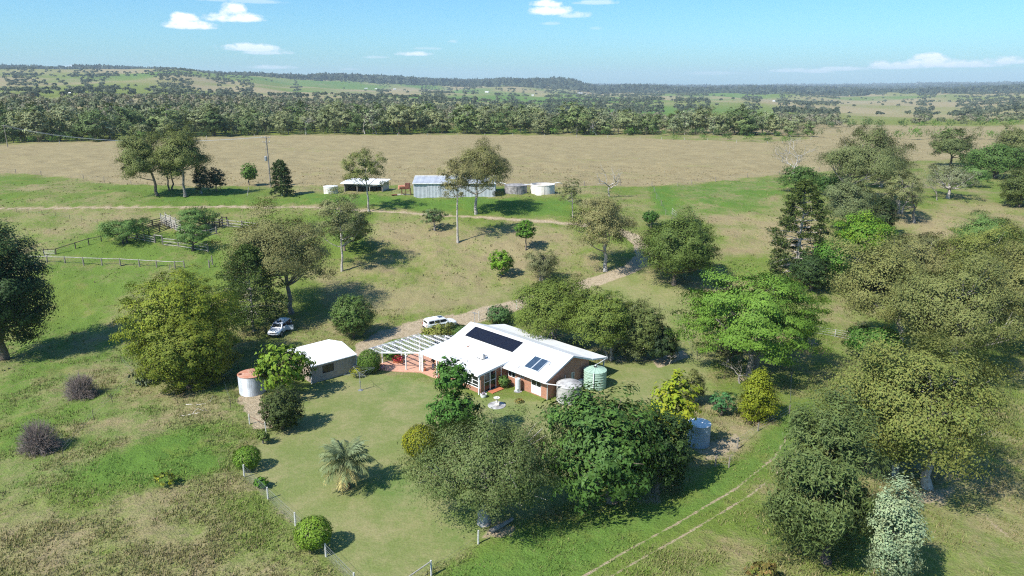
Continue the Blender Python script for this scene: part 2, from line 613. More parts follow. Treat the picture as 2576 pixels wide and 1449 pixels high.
def ground_mat():
    """grass, dry grass and bare earth, mixed by the cover survey: r = dry share, g = bare share, b = lushness, a = mown"""
    q = NT('ground_cover')
    at = q.n('ShaderNodeAttribute', attribute_name='cover')
    s = q.n('ShaderNodeSeparateColor')
    q.t.links.new(at.outputs['Color'], s.inputs[0])
    dry, bare, lush, mown = s.outputs[0], s.outputs[1], s.outputs[2], at.outputs['Alpha']
    v = q.obj()
    big = q.noise(.035, 4, .6, v)
    mid = q.noise(.22, 5, .62, v, dist=.4)
    fine = q.noise(1.6, 5, .7, v)
    tuft = q.noise(5.5, 3, .6, v)
    green = q.mix(lush, (.162, .195, .04), (.1, .185, .032))
    green = q.mix(q.math('MULTIPLY', q.ramp(mid, .5, .75), .55), green, (.19, .205, .04))
    green = q.mix(q.math('MULTIPLY', q.ramp(fine, .52, .75), q.math('SUBTRACT', .5, q.math('MULTIPLY', mown, .4))), green, (.07, .09, .028))
    dryc = q.mix(q.ramp(mid, .35, .7), (.32, .264, .142), (.258, .21, .112))
    dryc = q.mix(q.math('MULTIPLY', q.ramp(fine, .5, .8), .5), dryc, (.36, .29, .18))
    patch = q.math('ADD', q.math('MULTIPLY', mid, .5), q.math('ADD', q.math('MULTIPLY', fine, .32), q.math('MULTIPLY', big, .18)))
    th = q.math('SUBTRACT', .78, q.math('MULTIPLY', dry, .56))
    f = q.ramp(patch, q.math('SUBTRACT', th, .15), q.math('ADD', th, .15))
    f = q.math('MULTIPLY', f, q.math('SUBTRACT', 1.0, q.math('MULTIPLY', mown, .35)))
    c = q.mix(f, green, dryc)
    lawn = q.mix(q.ramp(q.math('ADD', q.math('MULTIPLY', mid, .6), q.math('MULTIPLY', fine, .4)), .38, .66), q.mix(lush, (.195, .21, .075), (.12, .185, .048)), (.27, .25, .12))
    c = q.mix(q.math('MULTIPLY', mown, .85), c, lawn)
    earth = q.mix(q.ramp(fine, .4, .65), (.42, .34, .235), (.33, .265, .17))
    bt = q.math('ADD', q.math('MULTIPLY', fine, .55), q.math('MULTIPLY', mid, .45))
    fb = q.ramp(bt, q.math('SUBTRACT', .82, q.math('MULTIPLY', bare, .8)), q.math('SUBTRACT', 1.0, q.math('MULTIPLY', bare, .8)))
    c = q.mix(fb, c, earth)
    c = q.mix(q.math('MULTIPLY', q.ramp(tuft, .35, .7), .45), c, q.mix(1.0, c, (.62, .62, .58), 'MULTIPLY'))
    q.put(q.b.inputs['Base Color'], c)
    q.b.inputs['Roughness'].default_value = .95
    q.b.inputs['Specular IOR Level'].default_value = .1
    q.bump(q.math('MULTIPLY', q.math('ADD', fine, q.math('MULTIPLY', tuft, .6)), q.math('SUBTRACT', 1.0, q.math('MULTIPLY', mown, .75))), .75, .35)
    return q.mat


M['ground'] = ground_mat()
# ------------------------------------------------------------------ the ground
def gpoly(pts):
    return np.array([ground(*p)[:2] for p in pts])


def poly_dist(P, X, Y):
    """signed distance to a polygon, positive inside"""
    n = len(P)
    best = np.full(X.shape, 1e9)
    ins = np.zeros(X.shape, bool)
    for i in range(n):
        a, b = P[i], P[(i + 1) % n]
        d = b - a
        t = np.clip(((X - a[0]) * d[0] + (Y - a[1]) * d[1]) / (d @ d + 1e-9), 0, 1)
        best = np.minimum(best, np.hypot(X - a[0] - t * d[0], Y - a[1] - t * d[1]))
        c = (a[1] > Y) != (b[1] > Y)
        with np.errstate(divide='ignore', invalid='ignore'):
            ins ^= c & (X < d[0] * (Y - a[1]) / (d[1] + 1e-12) + a[0])
    return np.where(ins, best, -best)


def line_cover(P, Wd, X, Y):
    """1 at the middle of a track of half width Wd[i], 0 beyond"""
    out = np.zeros(X.shape)
    for i in range(len(P) - 1):
        a, b = P[i], P[i + 1]
        d = b - a
        t = np.clip(((X - a[0]) * d[0] + (Y - a[1]) * d[1]) / (d @ d + 1e-9), 0, 1)
        w = Wd[i] + (Wd[i + 1] - Wd[i]) * t
        q = np.hypot(X - a[0] - t * d[0], Y - a[1] - t * d[1]) / w
        out = np.maximum(out, 1.5 - q)
    return np.clip(out, 0, 1)


LAWN = [(595, 1190), (640, 1120), (690, 1072), (752, 1000), (800, 962), (880, 935), (960, 944), (1045, 962), (1100, 975), (1190, 1000), (1400, 1012), (1560, 1030),
        (1500, 1240), (1225, 1340), (1130, 1405), (1020, 1462), (880, 1470), (812, 1400), (740, 1322), (672, 1255), (612, 1200)]
SIDE_LAWN = [(1465, 985), (1500, 925), (1600, 890), (1720, 872), (1790, 905), (1780, 950), (1790, 985), (1700, 1010), (1560, 1020)]
BACK_LAWN = [(1475, 722), (1590, 696), (1720, 720), (1800, 760), (1760, 830), (1720, 880), (1640, 880), (1500, 790)]
HAY = [(-500, 440), (-20, 434), (90, 438), (210, 451), (330, 466), (480, 469), (760, 467), (1000, 466), (1330, 468), (1640, 468), (1740, 461), (1880, 448), (2060, 430), (2300, 404), (2576, 385),
       (3000, 370), (3000, 318), (2576, 318), (2330, 322), (2060, 328), (2040, 350), (1930, 360), (1610, 348), (1290, 341), (1040, 340), (640, 343), (520, 348), (320, 356), (0, 366), (-500, 372)]
DRIVE = [((-60, 525), .8), ((150, 523), .9), ((330, 521), .95), ((560, 519), .95), ((760, 521), .9), ((960, 532), .85), ((1110, 541), .85), ((1260, 550), .9), ((1440, 563), 1.0), ((1545, 577), 1.25), ((1590, 595), 1.5),
         ((1614, 618), 1.6), ((1622, 642), 1.7), ((1606, 664), 1.8), ((1560, 686), 1.8), ((1490, 709), 1.8), ((1400, 738), 1.7), ((1310, 764), 2.0), ((1230, 786), 2.3), ((1150, 808), 2.7), ((1060, 820), 2.6), ((980, 842), 2.1), ((925, 868), 1.8), ((905, 900), .9)]
GREEN_TRACK = [(1040, 1470), (1190, 1385), (1330, 1325), (1560, 1285), (1720, 1250), (1850, 1170), (1950, 1085), (1985, 1030), (2035, 1015), (2040, 1060), (1960, 1150), (1800, 1260), (1620, 1350), (1480, 1440), (1430, 1500), (1040, 1500)]

# dry share, lushness, mown, feather in metres
ZONES = [([(-700, 1700), (-700, 425), (3000, 425), (3000, 1700)], .4, .4, 0, 6),
         ([(-60, 440), (320, 470), (560, 478), (760, 500), (640, 520), (0, 518)], .3, .6, 0, 3), ([(20, 470), (200, 455), (260, 480), (90, 515)], .5, .4, 0, 4),
         ([(0, 535), (560, 530), (560, 560), (250, 600), (0, 640)], .46, .45, 0, 4), ([(110, 600), (270, 570), (560, 590), (550, 690), (330, 760), (120, 720)], .3, .65, 0, 3),
         ([(760, 490), (1040, 498), (1250, 498), (1440, 505), (1450, 548), (1200, 535), (960, 520), (780, 512)], .04, .95, 0, 2.5), ([(560, 500), (760, 500), (780, 512), (560, 512)], .2, .7, 0, 2), ([(385, 480), (600, 474), (600, 505), (390, 505)], .05, .9, 0, 2),
         ([(780, 545), (980, 550), (1050, 590), (900, 640), (790, 600)], .3, .55, 0, 3), ([(960, 560), (1440, 575), (1560, 620), (1500, 690), (1200, 720), (900, 690)], .58, .32, 0, 4), ([(800, 700), (980, 720), (1300, 720), (1290, 760), (1100, 790), (850, 790)], .62, .28, .25, 3),
         ([(1690, 470), (1960, 446), (2010, 480), (1930, 540), (1720, 548), (1690, 520)], .34, .9, 0, 9), ([(1630, 470), (1690, 470), (1705, 540), (1650, 540)], .1, 1.0, 0, 1.5), ([(1800, 545), (2060, 530), (2050, 640), (1840, 640)], .62, .35, 0, 4),
         ([(2230, 540), (2500, 500), (2600, 520), (2600, 780), (2350, 650)], .6, .25, 0, 5), ([(2290, 420), (2576, 470), (2576, 520), (2300, 500)], .45, .45, 0, 5),
         ([(2060, 860), (2240, 860), (2300, 960), (2070, 900)], .4, .6, .2, 3), ([(1700, 930), (1860, 1000), (1960, 1060), (1860, 1180), (1740, 1170)], .6, .4, 0, 2),
         ([(-60, 880), (250, 780), (600, 960), (600, 1100), (620, 1190), (380, 1160), (-60, 1290)], .38, .75, 0, 4), ([(150, 1190), (480, 1080), (600, 1110), (600, 1180), (400, 1240), (240, 1260)], .14, .95, 0, 3), ([(400, 985), (590, 970), (590, 1060), (450, 1060)], .45, .6, 0, 2),
         ([(-60, 1330), (160, 1260), (420, 1230), (560, 1195), (640, 1300), (700, 1400), (760, 1500), (-60, 1600)], .6, .38, 0, 4), ([(640, 1230), (720, 1330), (810, 1449), (740, 1449), (620, 1300)], .5, .45, 0, 1.5),
         ([(1650, 1370), (1900, 1260), (2000, 1180), (2250, 1200), (2700, 1130), (2700, 1600), (1480, 1600), (1500, 1460)], .45, .45, 0, 3), ([(2260, 1240), (2700, 1180), (2700, 1600), (2250, 1600)], .5, .38, .3, 3),
         (GREEN_TRACK, .05, 1.0, .12, 1.6), (LAWN, .42, .36, 1, .7), (SIDE_LAWN, .4, .35, 1, .9), (BACK_LAWN, .5, .22, .8, 2.5),
         ([(960, 948), (1085, 968), (1075, 1000), (950, 985)], .2, .75, 1, 1.5), ([(900, 1215), (1010, 1180), (1180, 1240), (1190, 1290), (1000, 1280)], .12, .9, 1, 1.6), ([(1060, 1290), (1210, 1270), (1220, 1340), (1120, 1400)], .2, .8, 1, 1.5), ([(1210, 1010), (1390, 1020), (1370, 1080), (1230, 1060)], .3, .55, 1, 1),
         (HAY, 1.0, .1, 0, 3.0)]
BARE = [([(590, 1000), (650, 985), (690, 1040), (688, 1080), (640, 1080)], .75, .8), ([(800, 1200), (930, 1195), (930, 1250), (830, 1250)], .35, 1.5), ([(600, 1182), (650, 1220), (860, 1420), (850, 1440), (640, 1250)], .45, .6),
        ([(960, 880), (1100, 850), (1180, 800), (1040, 800), (860, 830), (640, 845), (700, 870), (900, 855)], .4, 2), ([(1220, 1330), (1300, 1320), (1290, 1350), (1200, 1360)], .6, .6), ([(1640, 905), (1720, 880), (1735, 900), (1650, 930)], .8, .5), ([(1390, 1000), (1440, 1010), (1440, 1040), (1390, 1020)], .5, .4),
        ([(1740, 1120), (1860, 1080), (1880, 1130), (1760, 1180)], .55, 1), ([(1180, 1300), (1260, 1295), (1275, 1330), (1190, 1335)], .6, 1), ([(1480, 1235), (1660, 1225), (1680, 1265), (1500, 1275)], .5, 1), ([(600, 835), (760, 825), (770, 865), (610, 870)], .35, 2), ([(1500, 895), (1640, 890), (1640, 915), (1500, 915)], .55, 1), ([(1850, 930), (1930, 930), (1930, 965), (1850, 965)], .5, 1), ([(2280, 1230), (2420, 1220), (2400, 1280), (2300, 1270)], .6, 1), ([(1985, 840), (2070, 850), (2060, 880), (1990, 860)], .5, .6), ([(480, 380), (820, 380), (820, 400), (480, 400)], .12, 20)]
RUTS = [([(1400, 1490), (1560, 1395), (1700, 1318), (1850, 1230), (1950, 1150), (1990, 1080)], .24, .6), ([(1455, 1500), (1605, 1410), (1745, 1332), (1892, 1242), (1990, 1160), (2025, 1085)], .24, .6), ([(2420, 1250), (2576, 1385)], .3, .5), ([(2460, 1240), (2620, 1370)], .3, .5), ([(1652, 470), (1662, 545)], .35, .3), ([(1700, 545), (1684, 470)], .4, .4)]


def build_ground():
    az = np.radians(np.arange(-52, 52.01, .3))
    dep = np.radians(np.concatenate([np.arange(70, 44, -1.0), np.arange(44, 14, -.125), np.arange(14, 3.45, -.06)]))
    r = np.concatenate([(CAM_Z - 6) / np.tan(dep)])
    r = r[r < 425]
    r = np.concatenate([r, np.geomspace(430, 18000, 104)])
    A, R = np.meshgrid(az, r)
    X, Y = R * np.sin(A), R * np.cos(A)
    Z = zf(X, Y)
    cov = np.zeros(X.shape + (4,))
    far = R > 425
    # far country: fields and woods
    lr = np.log(R)
    n1 = fbm(X / 260 + 9, Y / 420, 21, 4)
    n2 = fbm(X / 900 + 3, Y / 1500, 31, 3)
    cov[..., 0] = np.where(far, np.clip(.5 + (n1 - .5) * 1.6, .05, .95), .5)
    cov[..., 2] = np.where(far, sstep(.45, .7, n2), .35)
    hayd = poly_dist(gpoly(HAY), X, Y)
    for pts, dry, lush, mown, fe in ZONES:
        d = hayd if pts is HAY else poly_dist(gpoly(pts), X, Y)
        w = sstep(-fe, fe, d + (fbm(X / 3.5, Y / 3.5, 5, 3) - .5) * fe * (1.2 if mown < 1 else .3))
        if pts is not HAY:
            w = w * (~far)
        for ch, val in ((0, dry), (2, lush), (3, mown)):
            cov[..., ch] = cov[..., ch] * (1 - w) + val * w
    cov[..., 0] += (fbm(X / 9, Y / 9, 51, 3) - .5) * .5 * (1 - cov[..., 3] * .7) * (~far) * (hayd < 0)
    cov[..., 0] -= sstep(.5, .75, fbm(X / 30 + 5, Y / 12, 77, 3)) * .3 * (hayd > 0)
    bare = np.zeros(X.shape)
    for pts, val, fe in BARE:
        d = poly_dist(gpoly(pts), X, Y)
        bare = np.maximum(bare, val * sstep(-fe, fe, d + (fbm(X / 2, Y / 2, 8, 3) - .5) * fe * 1.6))
    for pts, w_, val in RUTS:
        bare = np.maximum(bare, val * line_cover(gpoly(pts), [w_ * .8] * len(pts), X, Y))
    Pd = gpoly([p for p, _ in DRIVE])
    Wd = [w * .9 for _, w in DRIVE]
    wob = (fbm(X / 2.5, Y / 2.5, 15, 3) - .5) * .7
    dr = np.clip(1.25 * line_cover(Pd, Wd, X, Y) + wob * (line_cover(Pd, Wd, X, Y) > 0), 0, 1)
    upper = sstep(1500, 1380, 1288 + FD * X / np.maximum(Y, 1) * .97) * (Y > 120)
    bare = np.maximum(bare, dr * (.86 - .2 * upper))
    cov[..., 1] = bare
    cov[..., 0] = np.maximum(cov[..., 0], dr * .8)
    cov = np.clip(cov, 0, 1)
    lawn_w = np.maximum.reduce([poly_dist(gpoly(p), X, Y) for p in (LAWN, SIDE_LAWN)])
    # tussocks: uneven ground outside the mown lawns and tracks
    rough = (1 - cov[..., 3]) * (1 - np.clip(bare * 1.5, 0, 1)) * (R < 430)
    hd = np.maximum(np.hypot((X + 8) / 1.15, Y - 86) - 17, 0)
    rough = rough * sstep(0, 6, hd)
    Z = Z + rough * ((fbm(X / 1.1, Y / 1.1, 61, 3) - .45) * .34 + (fbm(X / 5, Y / 5, 71, 2) - .5) * .35) * np.clip(R / 60, .8, 2.0)
    Z = Z - .03 * np.clip(dr * 1.5, 0, 1)
    nr, na = X.shape
    V = np.stack([X, Y, Z], -1).reshape(-1, 3)
    idx = np.arange(nr * na).reshape(nr, na)
    F = np.stack([idx[:-1, :-1], idx[:-1, 1:], idx[1:, 1:], idx[1:, :-1]], -1).reshape(-1, 4)
    fc = lambda a: .25 * (a[:-1, :-1] + a[:-1, 1:] + a[1:, 1:] + a[1:, :-1]).ravel()
    rr, dd, ll, hh = fc(R), fc(dr), fc(lawn_w), fc(hayd)
    cls = np.where(rr > 560, 4, np.where(hh > 0, 3, np.where(ll > 0, 2, np.where(dd > .42, 1, 0))))
    C = cov.reshape(-1, 4)
    for k, nm in enumerate(('meadow', 'driveway', 'lawn', 'paddock', 'hills')):
        f = F[cls == k]
        u, inv = np.unique(f, return_inverse=True)
        me = np_mesh(nm, V[u], inv.reshape(f.shape), M['ground'], C[u], 'POINT', True, attr='cover')
        setp(link(nm, me), kind='structure')
    return X, Y, Z, cov, R


GX, GY, GZ, GCOV, GR = build_ground()


# ------------------------------------------------------------------ plant builders (all leaves are real faces)
def unit(n, rng):
    d = rng.normal(size=(n, 3))
    return d / np.linalg.norm(d, axis=1, keepdims=True)


def leaf_quads(C, Nrm, size, rng, asp=.55, axis=None):
    """one small rhombus per centre"""
    n = len(C)
    if axis is None:
        axis = unit(n, rng)
    a = axis - (axis * Nrm).sum(1, keepdims=True) * Nrm
    a /= np.linalg.norm(a, axis=1, keepdims=True) + 1e-9
    b = np.cross(Nrm, a)
    s = (size * rng.uniform(.7, 1.3, n))[:, None] * .5
    V = np.stack([C - a * s, C + b * s * asp, C + a * s, C - b * s * asp], 1).reshape(-1, 3)
    return V, np.arange(4 * n, dtype=np.int32).reshape(n, 4)


def leaf_tris(C, Nrm, size, rng, asp=.55, axis=None):
    """one small triangle per centre"""
    n = len(C)
    if axis is None:
        axis = unit(n, rng)
    a = axis - (axis * Nrm).sum(1, keepdims=True) * Nrm
    a /= np.linalg.norm(a, axis=1, keepdims=True) + 1e-9
    b = np.cross(Nrm, a)
    s = (size * rng.uniform(.7, 1.3, n))[:, None] * .5
    V = np.stack([C + a * s, C - a * s * .6 + b * s * asp, C - a * s * .6 - b * s * asp], 1).reshape(-1, 3)
    return V, np.arange(3 * n, dtype=np.int32).reshape(n, 3)


def np_tube(P, Rd, n=5):
    """tube along polyline P with radii Rd"""
    P = np.asarray(P, float)
    k = len(P)
    T = np.gradient(P, axis=0)
    T /= np.linalg.norm(T, axis=1, keepdims=True) + 1e-9
    ref = np.where(np.abs(T[:, 2:3]) > .9, np.array([[1., .1, 0]]), np.array([[.05, .1, 1.]]))
    S = np.cross(T, ref)
    S /= np.linalg.norm(S, axis=1, keepdims=True) + 1e-9
    B = np.cross(T, S)
    a = np.linspace(0, 2 * np.pi, n, endpoint=False)
    V = (P[:, None] + (S[:, None] * np.cos(a)[None, :, None] + B[:, None] * np.sin(a)[None, :, None]) * np.asarray(Rd)[:, None, None]).reshape(-1, 3)
    i = np.arange(k - 1)[:, None] * n
    j = np.arange(n)[None]
    F = np.stack([i + j, i + (j + 1) % n, i + n + (j + 1) % n, i + n + j], -1).reshape(-1, 4)
    return V, F


class Wood:
    def __init__(self):
        self.V, self.F, self.o = [], [], 0

    def tube(self, P, R, n=5):
        v, f = np_tube(P, R, n)
        self.V.append(v)
        self.F.append(f + self.o)
        self.o += len(v)

    def mesh(self, name, col):
        V, F = np.concatenate(self.V), np.concatenate(self.F)
        return np_mesh(name, V, F, M['bark'], np.tile(np.array([col]), (len(F), 1)), smooth=True)


def bez(a, c, b, n):
    t = np.linspace(0, 1, n)[:, None]
    return (1 - t) ** 2 * a + 2 * t * (1 - t) * c + t * t * b


BARK = {'pale': (.44, .405, .365), 'grey': (.25, .23, .205), 'brown': (.2, .16, .125), 'dark': (.09, .075, .065), 'pink': (.5, .41, .36)}
# cols: leaf colours; lobes / lr: number and relative radius of the leaf masses; flat: their flatness; k: cover; asp: leaf shape
SPEC = {
    'gum': dict(cols=[(.135, .135, .062), (.16, .15, .07), (.1, .112, .052)], lobes=48, lr=.17, flat=.85, k=2.9, asp=.4, bark='pale', size=.3, shell=.55, low=-.5, mat='leaf'),
    'browngum': dict(gain=(.92, .97, .88), cols=[(.18, .145, .075), (.2, .165, .085), (.135, .125, .06)], lobes=56, lr=.16, flat=.85, k=2.2, asp=.4, bark='pale', size=.28, shell=.5, low=-.5, mat='leaf'),
    'sparse': dict(cols=[(.16, .155, .075), (.125, .13, .06), (.2, .18, .1)], lobes=44, lr=.14, flat=.85, k=1.35, asp=.38, bark='pale', size=.26, shell=.5, low=-.5, mat='leaf'),
    'olive': dict(gain=(.92, .97, .88), cols=[(.15, .15, .045), (.125, .13, .042), (.19, .17, .06)], lobes=80, lr=.14, flat=.85, k=2.8, asp=.42, bark='pale', size=.26, shell=.6, low=-.8, fill=.3, mat='leaf'),
    'dense': dict(cols=[(.045, .085, .022), (.06, .105, .026), (.035, .065, .02)], lobes=60, lr=.17, flat=.85, k=4.2, asp=.6, bark='brown', size=.3, shell=.78, low=-.75, mat='gloss'),
    'bright': dict(cols=[(.075, .15, .022), (.1, .18, .026), (.06, .115, .02)], lobes=54, lr=.17, flat=.8, k=3.6, asp=.6, bark='brown', size=.3, shell=.75, low=-.6, mat='leaf'),
    'lime': dict(cols=[(.16, .2, .02), (.12, .18, .02), (.2, .2, .022)], lobes=54, lr=.16, flat=.9, k=3.6, asp=.6, bark='brown', size=.28, shell=.75, low=-.7, mat='leaf'),
    'ball': dict(cols=[(.065, .105, .025), (.09, .13, .03), (.05, .085, .022)], lobes=90, lr=.12, flat=1.0, k=4.4, asp=.6, bark='brown', size=.2, shell=.9, low=-.95, fill=.6, mat='leaf'),
    'clipped': dict(cols=[(.1, .16, .022), (.13, .19, .025), (.07, .12, .022)], lobes=150, lr=.075, flat=1.0, k=3.6, asp=.6, bark='brown', size=.17, shell=.96, low=-.98, fill=.85, mat='leaf'),
    'feather': dict(cols=[(.11, .18, .03), (.13, .2, .034), (.085, .14, .028)], lobes=90, lr=.145, flat=.42, k=3.4, asp=.5, bark='grey', size=.27, shell=.72, low=-.7, mat='leaf'),
    'yellowdome': dict(cols=[(.2, .2, .024), (.15, .165, .024), (.09, .12, .02)], lobes=150, lr=.1, flat=.7, k=4.6, asp=.55, bark='brown', size=.24, shell=.86, low=-.9, fill=.5, mat='leaf'),
    'paper': dict(cols=[(.115, .14, .032), (.14, .16, .035), (.085, .11, .03)], lobes=90, lr=.13, flat=.75, k=3.6, asp=.45, bark='pale', size=.24, shell=.74, low=-.5, mat='leaf'),
    'greygreen': dict(cols=[(.1, .122, .045), (.135, .142, .07), (.07, .092, .03)], lobes=110, lr=.14, flat=.95, k=3.4, asp=.4, bark='grey', size=.2, shell=.8, low=-.8, mat='leaf'),
    'needle': dict(cols=[(.09, .112, .042), (.108, .128, .05), (.07, .088, .036)], lobes=70, lr=.15, flat=1.15, k=3.4, asp=.14, bark='dark', size=.5, shell=.72, low=-.9, mat='leaf'),
    'silver': dict(cols=[(.22, .25, .18), (.16, .2, .14), (.27, .28, .19)], lobes=34, lr=.2, flat=1.0, k=2.6, asp=.5, bark='grey', size=.2, shell=.7, low=-.9, mat='leaf'),
    'mango': dict(cols=[(.055, .1, .026), (.075, .125, .03), (.04, .075, .022)], lobes=70, lr=.16, flat=.75, k=3.6, asp=.36, bark='brown', size=.34, shell=.8, low=-.75, mat='gloss'),
    'scrub': dict(cols=[(.12, .115, .065), (.1, .1, .05), (.15, .135, .08)], lobes=22, lr=.22, flat=1.0, k=1.8, asp=.45, bark='grey', size=.22, shell=.6, low=-.8, mat='leaf'),
    'wisp': dict(cols=[(.1, .16, .05), (.125, .185, .06), (.085, .13, .045)], lobes=34, lr=.2, flat=.6, k=2.4, asp=.35, bark='dark', size=.26, shell=.6, low=-.5, mat='leaf'),
    'teal': dict(cols=[(.05, .13, .055), (.07, .16, .06), (.04, .09, .045)], lobes=26, lr=.2, flat=.8, k=3.0, asp=.5, bark='brown', size=.2, shell=.7, low=-.7, mat='leaf'),
    'gold': dict(cols=[(.26, .22, .015), (.2, .19, .018), (.13, .15, .02)], lobes=40, lr=.19, flat=1.0, k=4.0, asp=.7, bark='brown', size=.18, shell=.85, low=-.95, mat='leaf'),
}
_seed = [100]
LEAF_GAIN = np.array([1.1, 1.22, .96])


def crown_arrays(sp, half, rng, n, size, cone=0.0, dens_top=0.0):
    """leaf faces of a crown centred on the origin"""
    L = sp['lobes']
    i_ = np.arange(L) + .5
    zz = 1 - i_ / L * (1 - sp['low'])
    ph = i_ * 2.399963 + rng.uniform(0, 6.28)
    u = np.stack([np.sqrt(1 - zz ** 2) * np.cos(ph), np.sqrt(1 - zz ** 2) * np.sin(ph), zz], 1) + rng.normal(size=(L, 3)) * (.9 / math.sqrt(L))
    u /= np.linalg.norm(u, axis=1, keepdims=True)
    rng.shuffle(u)
    rad = rng.uniform(0, 1, L) ** .5
    rad = sp['shell'] + (1 - sp['shell']) * rad * .6 + rng.uniform(-.13, .1, L) * (sp['shell'] < .9) * (2.0 if sp['shell'] < .7 else 1.0)
    inner = rng.uniform(size=L) < (.22 if sp['shell'] < .9 else .08)
    rad[inner] *= rng.uniform(.3, .8, inner.sum())
    lob = u * rad[:, None] * (1 - sp['lr'] * .55)
    if cone:
        z = (lob[:, 2] + 1) / 2
        lob[:, :2] *= (1 - cone * z)[:, None]
    lr = sp['lr'] * 1.12 * rng.uniform(.7, 1.35, L)
    mean = (half[0] + half[1] + half[2]) / 3
    lobc = lob * half
    lrad = lr * mean
    # sub clumps on the lobes
    m = max(L * 4, n // 18)
    li = rng.choice(L, m, p=lr ** 2 / (lr ** 2).sum())
    sd_ = unit(m, rng)
    sd_[:, 2] = np.where(sd_[:, 2] < -.35, -sd_[:, 2] * .7, sd_[:, 2])
    sc = lobc[li] + sd_ * lrad[li][:, None] * np.array([1, 1, sp['flat']]) * rng.uniform(.65, 1.0, m)[:, None]
    org = lobc[li] * .75
    sg = lrad[li] * .22
    # the body of the crown between the lobes
    fill = sp.get('fill', .42 if sp['shell'] >= .74 else .16)
    mf = int(m * fill / (1 - fill))
    ub = unit(mf * 3, rng)
    ub = ub[ub[:, 2] > sp['low']][:mf]
    mf = len(ub)
    wob = 1 + (vnoise(ub[:, 0] * 2.6 + 7, ub[:, 1] * 2.6 + ub[:, 2] * 1.9 + 9, int(rng.integers(99))) - .5) * (.42 if fill < .7 else .12)
    rb = (rng.uniform(.52, .86, mf) if fill < .7 else rng.uniform(.92, 1.0, mf)) * wob
    cb = ub * rb[:, None]
    if cone:
        z = (cb[:, 2] + 1) / 2
        cb[:, :2] *= (1 - cone * z)[:, None]
    sc = np.concatenate([sc, cb * half])
    org = np.concatenate([org, np.zeros((mf, 3))])
    sg = np.concatenate([sg, np.full(mf, mean * (.075 if fill < .7 else .045))])
    m = m + mf
    ci = rng.integers(0, m, n)
    P = sc[ci] + rng.normal(size=(n, 3)) * sg[ci][:, None] * np.array([1, 1, sp['flat'] * .9])
    # no crown is a true ellipsoid: a lopsided swelling runs over it
    def swell(Q):
        d_ = Q / np.asarray(half)
        d_ = d_ / (np.linalg.norm(d_, axis=1, keepdims=True) + 1e-6)
        s_ = vnoise(d_[:, 0] * 1.7 + 20 + d_[:, 2] * .8, d_[:, 1] * 1.7 + 30 - d_[:, 2] * .9, sk_) - .5
        return Q * (1 + s_[:, None] * ((.42 if sp['shell'] < .84 else .2) if fill < .7 else .12))
    sk_ = int(rng.integers(1, 90))
    P, lobc, org = swell(P), swell(lobc), swell(org)
    q_ = np.array([np.percentile(np.abs(P[:, 0]), 97.5), np.percentile(np.abs(P[:, 1]), 97.5), np.percentile(P[:, 2], 98.5)])
    k_ = np.clip(np.asarray(half) / q_, .8, 1.5)
    P, lobc, org = P * k_, lobc * k_, org * k_
    out = P - org[ci]
    out /= np.linalg.norm(out, axis=1, keepdims=True) + 1e-9
    N = out * 1.1 + unit(n, rng) * (.34 if sp['asp'] > .25 else .6) + np.array([0, 0, .15])
    N /= np.linalg.norm(N, axis=1, keepdims=True)
    ax = None
    if sp['asp'] < .2:
        ax = out * .8 + unit(n, rng) * .6 + np.array([0, 0, .35])
    V, F = leaf_tris(P, N, size, rng, sp['asp'], ax)
    cols = np.array(sp['cols'])
    w = rng.dirichlet([.7] * len(cols), m)
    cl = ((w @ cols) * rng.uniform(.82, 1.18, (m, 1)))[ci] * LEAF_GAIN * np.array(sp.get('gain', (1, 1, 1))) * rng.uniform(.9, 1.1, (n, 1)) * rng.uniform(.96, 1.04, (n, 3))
    return V, F, cl, lobc, lrad


_ELL = unit(500, np.random.default_rng(1))


